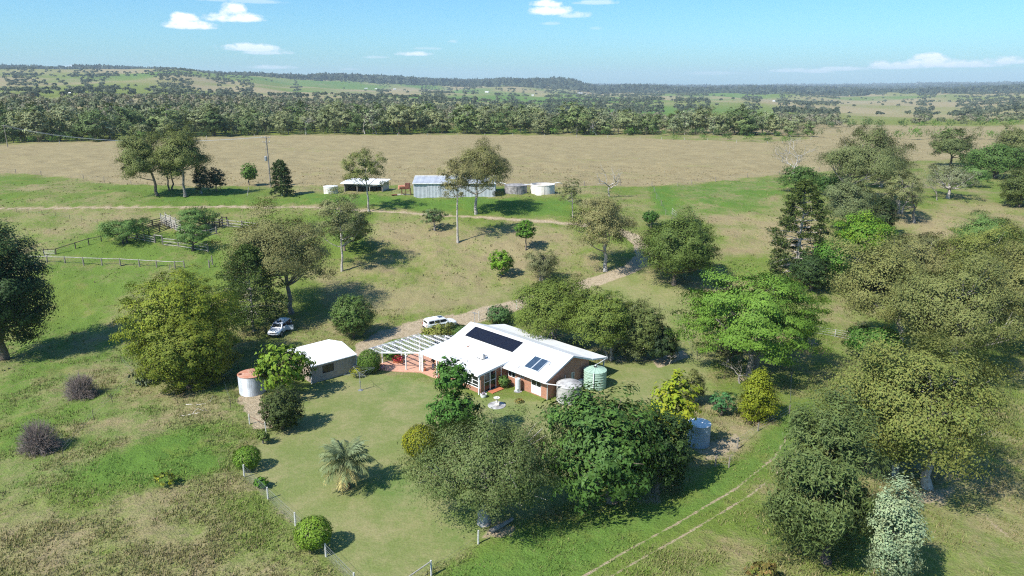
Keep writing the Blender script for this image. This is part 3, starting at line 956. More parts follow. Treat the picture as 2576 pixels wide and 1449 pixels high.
def tree(spec, base, box, label, name='tree', cat='tree', group=None, bark=None, lean=(0, 0), stems=1, fork=.3, tr=None, k=1.0, cone=0.0, cols=None, depth=.92, show=None, trunk=True, crown_name='crown', size=None):
    """base: foot of the trunk and box: extent of the crown, both read off the survey sheet; the plant is built at its real size where it stands"""
    _seed[0] += 1
    rng = np.random.default_rng(_seed[0])
    sp = dict(SPEC[spec])
    if cols:
        sp['cols'] = cols
    p = ground(*base)
    mp = mper(p)
    dep = math.asin((CAM_Z - p.z) / math.sqrt(p.x ** 2 + p.y ** 2 + (p.z - CAM_Z) ** 2))
    x0, x1, y0, y1 = box
    W, A = (x1 - x0) * mp, (y1 - y0) * mp
    ry = W / 2 * depth
    s, c = math.sin(dep), math.cos(dep)
    hz = math.sqrt(max(A * A / 4 - (.97 * ry * s) ** 2, (A * .3) ** 2)) / c
    zc = (base[1] - (y0 + y1) / 2) * mp / c
    zc = max(zc, hz * (.9 if trunk else .7))
    cx = ((x0 + x1) / 2 - base[0]) * mp
    # the ellipsoid that fills the surveyed extent when seen from the survey point
    for _ in range(6):
        q = _ELL * np.array([W / 2, ry, hz]) + np.array([cx, 0, zc]) + np.array(p)
        yc = q[:, 1] * CP - (q[:, 2] - CAM_Z) * SP_
        sx = 1288 + FD * q[:, 0] / yc
        sy = 724.5 - FD * (q[:, 1] * SP_ + (q[:, 2] - CAM_Z) * CP) / yc
        kw, kh = (x1 - x0) / (sx.max() - sx.min()), (y1 - y0) / (sy.max() - sy.min())
        W, ry = W * kw, ry * kw
        hz = max(hz * (1 + (kh - 1) * 1.3), W * .16)
        cx += ((x0 + x1) - (sx.max() + sx.min())) / 2 * mp
        zc += ((sy.max() + sy.min()) - (y0 + y1)) / 2 * mp / c
        zc = max(zc, hz * (.86 if trunk else .7))
    half = np.array([W / 2, ry, hz]) * .97
    px = mp * 2.5156                                           # metres across one point of the picture
    size = max((size or sp['size']) * 1.0, 1.32 * px)
    sp['asp'] = min(sp['asp'] * 1.3, .85) if sp['asp'] > .2 else .22
    area = math.pi * W * A / 4
    n = int(np.clip(k * sp['k'] * area / (size * size * sp['asp'] * .4) * 1.85, 400, 56000))
    V, F, cl, lobc, lrad = crown_arrays(sp, half, rng, n, size, cone)
    ctr = np.array([cx, 0, zc])
    rt = root(name, p, label, cat, group)
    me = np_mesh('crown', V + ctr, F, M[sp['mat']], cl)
    link(crown_name, me, rt)
    if trunk:
        w = Wood()
        bk = BARK[bark or sp['bark']]
        r0 = tr or (.026 * W + .06)
        zf_ = max(zc - hz * (1 - fork * .5), zc * fork)
        order = np.argsort(-lrad)
        tops = []
        for i in range(stems):
            a = 2 * math.pi * (i + .3) / stems
            off = np.array([math.cos(a), math.sin(a) * .6, 0]) * (r0 * 1.6 if stems > 1 else 0)
            top = np.array([cx * .75 + lean[0] * mp, 0, zc + hz * .55]) + off * (hz * .12 / max(r0, .05))
            P = bez(off - np.array([0, 0, .15]), off * 1.3 + np.array([cx * .1 - lean[0] * mp * .5, 0, zc * .6]), top, 9)
            P[1:-1] += rng.normal(size=(7, 3)) * r0 * .45
            R = np.interp(np.linspace(0, 1, 9), [0, .1, .55, 1], [r0 * 1.35, r0, r0 * .62, r0 * .15]) / (stems ** .4)
            w.tube(P, R, 7)
            tops.append((P, R))
        nb = min(len(lobc), 30)
        for q, j in enumerate(order[:nb]):
            P, R = tops[q % stems]
            tgt = lobc[j] * .92 + ctr
            zt = np.clip(tgt[2] - np.hypot(tgt[0] - cx, tgt[1]) * .75, zf_, P[-2][2])
            i = int(np.clip(np.searchsorted(P[:, 2], zt), 1, 7))
            a = P[i]
            r1 = min(R[i] * .6, r0 * .42)
            mid = (a + tgt) / 2 + np.array([0, 0, -.12 * np.linalg.norm(tgt - a)]) + rng.normal(size=3) * .06 * np.linalg.norm(tgt - a)
            B = bez(a, mid, tgt, 6)
            w.tube(B, np.linspace(r1, r1 * .18, 6), 5)
            if q < 16:
                for _ in range(2):
                    e = tgt + rng.normal(size=3) * lrad[j] * .8
                    w.tube(bez(B[3], (B[3] + e) / 2 + rng.normal(size=3) * .1, e, 4), np.linspace(r1 * .4, r1 * .1, 4), 4)
        link('trunk', w.mesh('trunk', bk), rt)
    return rt


def dead_tree(base, top, label, name='dead_tree', cat='dead tree', spread=.8, seed=1, tr=.24, leaf=None, levels=4, bark='pale', fork=.35, group=None, xs=1.0):
    rng = np.random.default_rng(seed)
    p = ground(*base)
    mp = mper(p)
    H = (base[1] - top) * mp * 1.02
    rt = root(name, p, label, cat, group)
    w = Wood()
    tips = []

    def grow(a, d, ln, r, lv):
        P = [a]
        for i in range(4):
            d = d + rng.normal(size=3) * .2 + np.array([0, 0, .06])
            d /= np.linalg.norm(d)
            P.append(P[-1] + d * ln / 4)
        w.tube(np.array(P), np.linspace(r, r * .55 if lv else r * .15, 5), 6 if lv > 1 else 4)
        if lv == 0:
            tips.append(P[-1])
            return
        for i in range(3 if lv > 1 else 2):
            e = d + unit(1, rng)[0] * spread
            e[2] = abs(e[2]) * .8 + .05
            e /= np.linalg.norm(e)
            grow(P[-1] if i else P[3], e, ln * rng.uniform(.62, .98), r * .55, lv - 1)
    grow(np.array([0, 0, -.2]), np.array([rng.normal() * .08, 0, 1.0]), H * fork, tr, levels)
    allV = np.concatenate(w.V)
    k = H / max(allV[:, 2].max(), .1)
    w.V = [v * np.array([k * xs, k * xs, k]) for v in w.V]
    link('trunk', w.mesh('trunk', BARK[bark]), rt)
    if leaf:
        T = np.array(tips) * np.array([k * xs, k * xs, k])
        n = leaf[0]
        C = T[rng.integers(0, len(T), n)] + rng.normal(size=(n, 3)) * H * leaf[1]
        N = unit(n, rng)
        V, F = leaf_quads(C, N, max(.24, mp * 3.0), rng, .4)
        cols = np.array(SPEC[leaf[2]]['cols'])
        link('crown', np_mesh('crown', V, F, M['leaf'], cols[rng.integers(0, len(cols), n)] * rng.uniform(.8, 1.2, (n, 1))), rt)
    return rt


def whorl_tree(base, box, label, levels=13, name='bunya_pine', leafcol=((.05, .075, .02), (.085, .1, .022)), seed=3, tr=.3, dome=.25, bark='pale', droop=.15, tipsize=.4, bare=.35, k=1.0):
    """a pine with whorls of bare limbs that carry leaf tufts at their ends"""
    rng = np.random.default_rng(seed)
    p = ground(*base)
    mp = mper(p)
    x0, x1, y0, y1 = box
    H = (base[1] - y0) * mp * .99
    Zb = max((base[1] - y1) * mp, .5)
    W = (x1 - x0) * mp / 2
    rt = root(name, p, label, 'pine tree')
    w = Wood()
    w.tube(np.array([[rng.normal() * .05, rng.normal() * .05, z] for z in np.linspace(-.2, H * .97, 12)]), np.interp(np.linspace(0, 1, 12), [0, .06, 1], [tr * 1.3, tr, tr * .15]), 8)
    C, O = [], []
    for i in range(levels):
        t = i / (levels - 1)
        z = Zb + (H - Zb) * t ** .95 * .97
        L = W * (1 - t ** 1.6) ** .75 * (1 - dome * (1 - t) ** 2) * rng.uniform(.85, 1.1) + W * .12
        nb = 6 if t < .85 else 5
        a0 = rng.uniform(0, 6.28)
        for j in range(nb):
            a = a0 + 6.283 * j / nb + rng.normal() * .18
            l = L * rng.uniform(.7, 1.1)
            d = np.array([math.cos(a), math.sin(a), 0])
            rise = (.45 * t - droop * (1 - t)) * l
            P = bez(np.array([0, 0, z]), d * l * .5 + np.array([0, 0, z + rise * .2 + .08 * l]), d * l + np.array([0, 0, z + rise]), 7)
            w.tube(P, np.linspace(tr * .28 * (1 - t * .6), tr * .07, 7), 5)
            m = int(15 * k)
            f = rng.uniform(bare, 1.03, m) ** .8
            q = np.stack([np.interp(f, np.linspace(0, 1, 7), P[:, c]) for c in range(3)], 1)
            side = np.array([-d[1], d[0], 0])
            q += side * (rng.normal(size=(m, 1)) * l * .13) + rng.normal(size=(m, 3)) * .16 + np.array([0, 0, .1])
            C.append(q)
            O.append(np.tile(d, (m, 1)))
    C, O = np.concatenate(C), np.concatenate(O)
    C = np.repeat(C, 9, 0) + rng.normal(size=(len(C) * 9, 3)) * max(.22, mp * 1.8)
    n = len(C)
    O = np.repeat(O, 9, 0)
    N = unit(n, rng) * .8 + np.array([0, 0, .6])
    N /= np.linalg.norm(N, axis=1, keepdims=True)
    V, F = leaf_tris(C, N, max(tipsize, mp * 3.4), rng, .5, O + unit(n, rng) * .7)
    c0, c1 = np.array(leafcol[0]), np.array(leafcol[1])
    f = np.clip(rng.normal(.35, .3, n) + (C[:, 2] / H - .5) * .5, 0, 1)[:, None]
    link('crown', np_mesh('crown', V, F, M['leaf'], (c0 * (1 - f) + c1 * f) * rng.uniform(.8, 1.2, (n, 1))), rt)
    link('trunk', w.mesh('trunk', BARK[bark]), rt)
    return rt


def twig_shrub(base, w_px, h_px, label, seed, col=(.27, .22, .2), n=520):
    rng = np.random.default_rng(seed)
    p = ground(*base)
    mp = mper(p)
    W, H = w_px * mp / 2, h_px * mp * .95
    rt = root('leafless_shrub', p, label, 'shrub')
    w = Wood()
    for i in range(n):
        d = unit(1, rng)[0]
        d[2] = abs(d[2])
        e = d * np.array([W, W * .8, H]) * rng.uniform(.75, 1.05)
        s = np.array([rng.normal() * W * .2, rng.normal() * W * .2, 0])
        w.tube(bez(s, (s + e) * .5 + np.array([0, 0, H * .22]) + rng.normal(size=3) * .12, e, 4), [.022, .018, .015, .008], 3)
        for _ in range(2):
            f = e + rng.normal(size=3) * .22
            b = s + (e - s) * .7
            w.tube(np.array([b, (b + f) / 2 + rng.normal(size=3) * .04, f]), [.013, .011, .006], 3)
    link('branches', w.mesh('branches', col), rt)
    return rt


def frond_palm(base, box, label, seed=5):
    rng = np.random.default_rng(seed)
    p = ground(*base)
    mp = mper(p)
    x0, x1, y0, y1 = box
    c = .82
    H = 2.6
    rt = root('feather_palm', p, label, 'palm')
    R = (x1 - x0) * mp / 2
    wd = Wood()
    zz = np.linspace(-.1, H, 14)
    wd.tube(np.stack([np.zeros(14), np.zeros(14), zz], 1), .26 + .05 * np.cos(np.arange(14) * 2.9) + np.linspace(.08, 0, 14), 9)
    for i in range(60):                                         # old leaf bases on the trunk
        a, z = rng.uniform(0, 6.28), rng.uniform(.5, H)
        d = np.array([math.cos(a), math.sin(a), 0])
        wd.tube(np.array([d * .24 + [0, 0, z], d * .36 + [0, 0, z + .2]]), [.05, .02], 4)
    link('trunk', wd.mesh('trunk', (.13, .1, .08)), rt)
    n = 38
    for i in range(n):
        t = (i + .5) / n
        a = i * 2.39996 + rng.normal() * .1
        el0 = math.radians(84 - 84 * t + rng.normal() * 5)
        L = R * rng.uniform(1.0, 1.22)
        d = np.array([math.cos(a), math.sin(a), 0])
        P = [np.array([0, 0, H - .1 + .2 * (1 - t)])]
        ang = el0
        for s in range(14):
            ang -= math.radians(2.0 + 8.0 * s / 13 + 1.6 * t)
            P.append(P[-1] + (d * math.cos(ang) + np.array([0, 0, math.sin(ang)])) * L / 14)
        P = np.array(P)
        w = Wood()
        w.tube(P, np.linspace(.035, .006, 15), 4)
        V0, F0 = w.V[0], w.F[0]
        side = np.array([-d[1], d[0], 0])
        T = np.gradient(P, axis=0)
        T /= np.linalg.norm(T, axis=1, keepdims=True)
        Vs, Fs, o = [V0], [F0], len(V0)
        m = 34
        f = np.linspace(.16, 1, m)
        q = np.stack([np.interp(f, np.linspace(0, 1, 15), P[:, cc]) for cc in range(3)], 1)
        tq = np.stack([np.interp(f, np.linspace(0, 1, 15), T[:, cc]) for cc in range(3)], 1)
        up = np.cross(side, tq)
        ll = L * .26 * np.sin(np.clip(f * 1.05 + .1, 0, 1) * np.pi) ** .6 + .12
        for sg in (-1, 1):
            dirv = tq * .75 + side * sg * .75 + up * (.45 * sg * 0 + .35) + rng.normal(size=(m, 3)) * .08
            dirv /= np.linalg.norm(dirv, axis=1, keepdims=True)
            tip = q + dirv * ll[:, None] - np.array([0, 0, 1]) * (ll[:, None] ** 2) * .28
            mid = q + dirv * ll[:, None] * .5
            wv = tq * .05
            Vs.append(np.stack([q, mid + wv, tip, mid - wv], 1).reshape(-1, 3))
            Fs.append(np.arange(4 * m).reshape(m, 4) + o)
            o += 4 * m
        V, F = np.concatenate(Vs), np.concatenate(Fs)
        old = t > .78
        base_c = np.array((.4, .33, .13)) if old else np.array((.155, .195, .1)) * (1 - t * .2) + np.array((.06, .06, .0)) * t
        cl = np.tile(base_c, (len(F), 1)) * rng.uniform(.8, 1.25, (len(F), 1))
        link('frond', np_mesh('frond', V, F, M['gloss'], cl), rt)
    return rt
# ------------------------------------------------------------------ the homestead
HX, HY = np.array([.7105, -.7037]), np.array([.7037, .7105])
HO = np.array([3.884, 76.702])
HRZ = math.atan2(HX[1], HX[0])


def hw(u, v, z=0.0):
    q = HO + HX * u + HY * v
    return Vector((q[0], q[1], z))


def wall_run(mb, axis, fixed, th, a0, a1, z0, z1, holes):
    """wall of thickness th along axis ('x' or 'y') with rectangular holes (a, b, z, z)"""
    def bx(p, q, lo, hi):
        if q - p < 1e-3 or hi - lo < 1e-3:
            return
        c, s = (p + q) / 2, q - p
        if axis == 'x':
            mb.box((c, fixed, (lo + hi) / 2), (s, th, hi - lo))
        else:
            mb.box((fixed, c, (lo + hi) / 2), (th, s, hi - lo))
    cur = a0
    for p, q, lo, hi in sorted(holes):
        bx(cur, p, z0, z1)
        bx(p, q, z0, lo)
        bx(p, q, hi, z1)
        cur = q
    bx(cur, a1, z0, z1)


def window(parent, axis, fixed, a0, a1, z0, z1, out, mull=(), trans=(), frame=None, glass=None, panel=None):
    """a window as one part (frame) with its pane as a sub-part; out = +1/-1 side it faces"""
    f = MB()
    t, dpt = .06, .07

    def bx(mb, p, q, lo, hi, d=dpt, off=0.0):
        c = (p + q) / 2
        if axis == 'x':
            mb.box((c, fixed + off, (lo + hi) / 2), (q - p, d, hi - lo))
        else:
            mb.box((fixed + off, c, (lo + hi) / 2), (d, q - p, hi - lo))
    bx(f, a0, a0 + t, z0, z1)
    bx(f, a1 - t, a1, z0, z1)
    bx(f, a0 + t, a1 - t, z0, z0 + t)
    bx(f, a0 + t, a1 - t, z1 - t, z1)
    for m in mull:
        bx(f, m - t / 2, m + t / 2, z0 + t, z1 - t, dpt * .9)
    for z in trans:
        bx(f, a0 + t, a1 - t, z - t / 2, z + t / 2, dpt * .8)
    fo = f.build('window', frame or M['white'], parent)
    g = MB()
    bx(g, a0 + t * .8, a1 - t * .8, z0 + t * .8, z1 - t * .8, .015, -.012 * out)
    g.build('pane', glass or M['glass'], fo)
    if panel:
        s = MB()
        bx(s, a0 + t, a1 - t, z0 + t, panel, .03, .012 * out)
        s.build('lower_panel', M['white'], fo)
    return fo


def house():
    h = root('homestead', hw(0, 0), 'orange brick homestead under a wide white metal roof with dark solar panels', 'house', rz=HRZ)
    Z0 = -.25
    # walls
    w = MB()
    wall_run(w, 'x', .81, .12, -7.1, -.41, Z0, 2.62, [(-6.85, -5.65, 1.1, 2.15), (-4.8, -4.15, 1.5, 2.15), (-2.95, -1.35, .12, 2.25)])
    w.build('front_wall', M['brick'], h)
    w = MB()
    wall_run(w, 'x', 8.4, .12, -14.4, -.41, Z0, 2.95, [(-10, -8.2, 0.1, 2.2)])
    w.build('back_wall', M['brick'], h)

    def prof(v):
        return (2.5 + .39 * v if v < 5 else 4.45 - .385 * (v - 5)) - .07

    g = MB()
    for pts in ([(.75, Z0), (5.1, Z0), (5.1, prof(5.1)), (5.0, prof(5.0)), (.75, prof(.75))], [(5.1, Z0), (5.7, Z0), (5.7, 1.0), (5.1, 1.0)],
                [(5.1, 2.1), (5.7, 2.1), (5.7, prof(5.7)), (5.1, prof(5.1))], [(5.7, Z0), (8.46, Z0), (8.46, prof(8.46)), (5.7, prof(5.7))]):
        n = len(pts)
        vs = [(-.47, a, b) for a, b in pts] + [(-.35, a, b) for a, b in pts]
        g.add(vs, [tuple(range(n))[::-1], tuple(range(n, 2 * n))] + [(i, (i + 1) % n, n + (i + 1) % n, n + i) for i in range(n)])
    g.build('gable_wall', M['brick'], h)
    s = MB()
    wall_run(s, 'x', -3.66, .12, -12.9, -7.22, Z0, .6, [])
    s.build('sunroom_wall', M['brick'], h)
    s = MB()
    s.box((-7.16, -3.4, 1.1), (.13, .5, 2.75))
    s.build('brick_pier', M['brick'], h)
    for args in ((-7.16, -1.1, .75, 2.7, [(-1.06, .1, .15, 2.1)]), (-12.96, -3.7, .7, 2.6, []), (-14.46, .75, 8.4, 3.0, [])):
        s = MB()
        wall_run(s, 'y', args[0], .12, args[1], args[2], Z0, args[3], args[4])
        s.build('side_wall', M['brick'], h)
    fl = MB()
    fl.box((-10.05, -1.5, -.06), (5.6, 4.2, .1))
    fl.build('floor_slab', M['terracotta'], h)
    # windows and doors
    window(h, 'x', .8, -6.85, -5.65, 1.1, 2.15, -1, mull=(-6.25,))
    window(h, 'x', .8, -4.8, -4.15, 1.5, 2.15, -1, mull=(-4.48,))
    window(h, 'x', .8, -2.95, -1.35, .12, 2.25, -1, mull=(-2.15,), trans=(1.13,), panel=1.1)
    window(h, 'y', -.4, 5.1, 5.7, 1.0, 2.1, 1, mull=(5.4,))
    for i in range(4):
        a = -12.85 + i * 1.4
        window(h, 'x', -3.64, a, a + 1.4, .6, 2.44, -1, trans=(1.45, .95), glass=M['glass'])
    d = MB()
    for a, b in ((-3.12, -2.1), (-2.1, -1.1)):
        d.box((-7.15, a + .035, 1.2), (.08, .07, 2.5))
        d.box((-7.15, b - .035, 1.2), (.08, .07, 2.5))
        for z in (0.0, 1.25, 2.42):
            d.box((-7.15, (a + b) / 2, z), (.07, b - a - .14, .07))
    do = d.build('sliding_door', M['white'], h)
    d = MB()
    d.box((-7.16, -2.1, 1.2), (.015, 1.96, 2.4))
    d.build('pane', M['glass'], do)
    d = MB()
    d.box((-7.15, -.48, 1.12), (.03, 1.1, 1.9))
    d.build('screen', M['terracotta'], h)
    # roof
    r = MB()
    r.corr((-18.4, 0, 2.5), (0, 0, 2.5), (0, 5, 4.45), (-18.4, 5, 4.45), 368, .016)
    r.corr((-18.35, -4.1, 2.5), (-7.05, -4.1, 2.5), (-7.05, 1.06, 2.935), (-18.35, 1.06, 2.935), 226, .016)
    r.corr((0, 8.5, 3.12), (-18.4, 8.5, 3.12), (-18.4, 5, 4.45), (0, 5, 4.45), 368, .016)
    r.corr((.1, 11.6, 2.5), (-18.6, 11.6, 2.5), (-18.6, 8.45, 3.13), (.1, 8.45, 3.13), 374, .016)
    ro = r.build('roof', M['roof'], h)
    c = MB()
    c.add([(-18.42, 4.75, 4.375), (.02, 4.75, 4.375), (.02, 5, 4.475), (-18.42, 5, 4.475), (.02, 5.25, 4.375), (-18.42, 5.25, 4.375)], [(0, 1, 2, 3), (3, 2, 4, 5)])
    c.build('ridge_cap', M['roof'], ro)
    for p_, q_, w_ in (((.02, -.02, 2.40), (.02, 5, 4.35), .2), ((.02, 5.02, 4.35), (.02, 8.5, 3.02), .2), ((.12, 8.5, 3.02), (.12, 11.6, 2.4), .2), ((-18.42, -.02, 2.4), (-18.42, 5, 4.35), .2), ((-18.42, 5.02, 4.35), (-18.42, 8.5, 3.02), .2),
                       ((-7.03, -4.1, 2.4), (-7.03, .9, 2.82), .22), ((-18.4, -4.1, 2.4), (-18.4, -.1, 2.74), .22)):
        f = MB()
        f.bar(p_, q_, .04, w_)
        f.build('barge_board', M['fascia'], ro)
    for c_, s_ in (((-3.5, -.06, 2.42), (7.06, .12, .12)), ((-12.72, -4.17, 2.42), (11.4, .12, .12)), ((-9.25, 11.67, 2.42), (18.8, .12, .12))):
        f = MB()
        f.box(c_, s_)
        f.build('gutter', M['white'], ro)
    for c_, s_ in (((-3.55, .37, 2.47), (6.9, .7, .03)), ((-12.7, -3.9, 2.4), (11.2, .3, .03))):
        f = MB()
        f.box(c_, s_)
        f.build('soffit', M['white'], ro)
    # verandah posts and the pipes to the tanks
    for u, v in ((-7.12, -3.98), (-18.1, -4.3), (-17.5, -4.25), (-14.8, -4.1)):
        p = MB()
        p.box((u, v, 1.15), (.13, .13, 2.6))
        p.build('post', M['white'], h)
    for u in (-.25, -4.8, -9.3, -13.9, -18.3):
        p = MB()
        p.box((u, 11.4, 1.1), (.14, .14, 2.9))
        p.build('post', M['fascia'], h)
    p = MB()
    for i in range(11):
        a = -18.02 + i * .044
        p.bar((a, -4.28, .1), (a + (.44 if i < 1 else .44 - i * .02), -4.26, .1 + .42), .02, .012)
    for i in range(26):
        z = .12 + i * .085
        p.bar((-18.02, -4.285, z), (-17.58, -4.285, min(z + .3, 2.35)), .022, .012, (0, 1, 0))
        p.bar((-18.02, -4.265, min(z + .3, 2.35)), (-17.58, -4.265, z), .022, .012, (0, 1, 0))
    p.build('lattice', M['white'], h)['kind'] = 'stuff'
    for pts_, r_ in (([(.0, -.05, 2.38), (1.3, .9, 2.26), (2.0, 1.6, 2.2)], .06), ([(.1, 11.5, 2.36), (.35, 9.7, 2.3), (.7, 8.4, 2.5), (1.25, 7.95, 2.5)], .055), ([(-.3, .68, 2.4), (-.3, .68, 0)], .045), ([(-7.0, -.35, 2.6), (-6.98, -.35, 0)], .045), ([(-.29, 3.9, 0), (-.29, 3.9, 2.2)], .03)):
        p = MB()
        p.tube(pts_, r_, 8)
        p.build('downpipe', M['white'], h)
    # solar panels
    sl = math.atan(.39)

    def onroof(u, v, up=.0):
        return Vector((u, v, 2.5 + .39 * v)) + Vector((0, -math.sin(sl), math.cos(sl))) * up
    def slab(mb, u0, u1, v0, v1, lo, hi):
        vs = [onroof(a, b, c) for c in (lo, hi) for b in (v0, v1) for a in (u0, u1)]
        mb.add(vs, [(0, 2, 3, 1), (4, 5, 7, 6), (0, 1, 5, 4), (2, 6, 7, 3), (0, 4, 6, 2), (1, 3, 7, 5)])
    for i in range(7):
        u0 = -16.75 + i * 1.275
        p = MB()
        slab(p, u0, u0 + 1.235, 2.5, 4.38, .08, .115)
        po = p.build('solar_panel', M['solar'], h)
        q = MB()
        for a, b, c_, d_ in ((u0, u0 + 1.235, 2.46, 2.5), (u0, u0 + 1.235, 4.38, 4.42), (u0 - .012, u0, 2.46, 4.42), (u0 + 1.235, u0 + 1.247, 2.46, 4.42)):
            slab(q, a, b, c_, d_, .075, .12)
        q.build('panel_frame', M['black'], po)
    for v in (2.9, 3.95):
        p = MB()
        slab(p, -16.9, -7.6, v - .025, v + .025, .02, .07)
        p.build('mounting_rail', M['steel'], h)
    for i in range(2):
        u0 = -4.38 + i * 1.17
        p = MB()
        slab(p, u0 + .05, u0 + 1.08, 1.0, 2.97, .12, .15)
        po = p.build('water_heating_panel', M['blueglass'], h)
        q = MB()
        for a, b, c_, d_ in ((u0, u0 + 1.13, .93, 1.0), (u0, u0 + 1.13, 2.97, 3.04), (u0, u0 + .05, 1.0, 2.97), (u0 + 1.08, u0 + 1.13, 1.0, 2.97)):
            slab(q, a, b, c_, d_, .03, .165)
        q.build('panel_frame', M['fascia'], po)
    p = MB()
    p.tube([onroof(-1.95, 2.95, .1), onroof(-1.75, 2.9, .1), onroof(-1.7, 2.5, .05)], .03, 6)
    p.build('water_pipe', M['steel'], h)
    p = MB()
    p.tube([onroof(-4.4, 1.0, .1), onroof(-4.9, .95, .1), onroof(-5.0, .5, .05)], .03, 6)
    p.build('water_pipe', M['steel'], h)
    a = MB()
    a.box((-10.35, -.55, 3.2), (.85, .34, .7))
    ao = a.build('air_conditioner', M['white'], h)
    a = MB()
    a.box((-9.86, -.5, 3.15), (.14, .3, .45))
    a.build('end_cover', M['steel'], ao)
    a = MB()
    a.tube([(-9.8, -.5, 3.35), (-9.6, -.4, 3.42), (-9.42, -.3, 3.3), (-9.4, -.3, 2.95)], .035, 6)
    a.bar((-10.9, -.75, 2.83), (-9.7, -.75, 2.83), .05)
    a.bar((-10.9, -.35, 2.85), (-9.7, -.35, 2.85), .05)
    a.build('pipework', M['black'], ao)
    a = MB()
    a.tube([(-17.2, 4.6, 4.2), (-17.2, 4.6, 6.2)], .025, 6)
    a.bar((-17.6, 4.6, 6.1), (-16.7, 4.6, 6.1), .03)
    for i in range(6):
        a.bar((-17.55 + i * .16, 4.35 - .02 * i, 6.1), (-17.55 + i * .16, 4.85 + .02 * i, 6.1), .014)
    a.build('antenna', M['steel'], h)
    a = MB()
    a.tube([onroof(-17.2, 1.6, -.1), onroof(-17.2, 1.6, 0) + Vector((0, 0, .75))], .05, 8)
    a.build('vent_pipe', M['white'], h)
    a = MB()
    a.box((-.14, 6.6, .45), (.34, .8, .75))
    a.build('outdoor_unit', M['fascia'], h)
    a = MB()
    a.box((-6.55, -1.7, .02), (.9, 1.9, .16))
    a.build('door_step', M['terracotta'], h)
    return h


def at_house(mb, name, mats, label, cat, u, v, z=0.0, rz=0.0, smooth=False):
    o = mb.build(name, mats, None, smooth=smooth)
    o.location = hw(u, v, z)
    o.rotation_euler = (0, 0, HRZ + rz)
    return setp(o, label, cat)


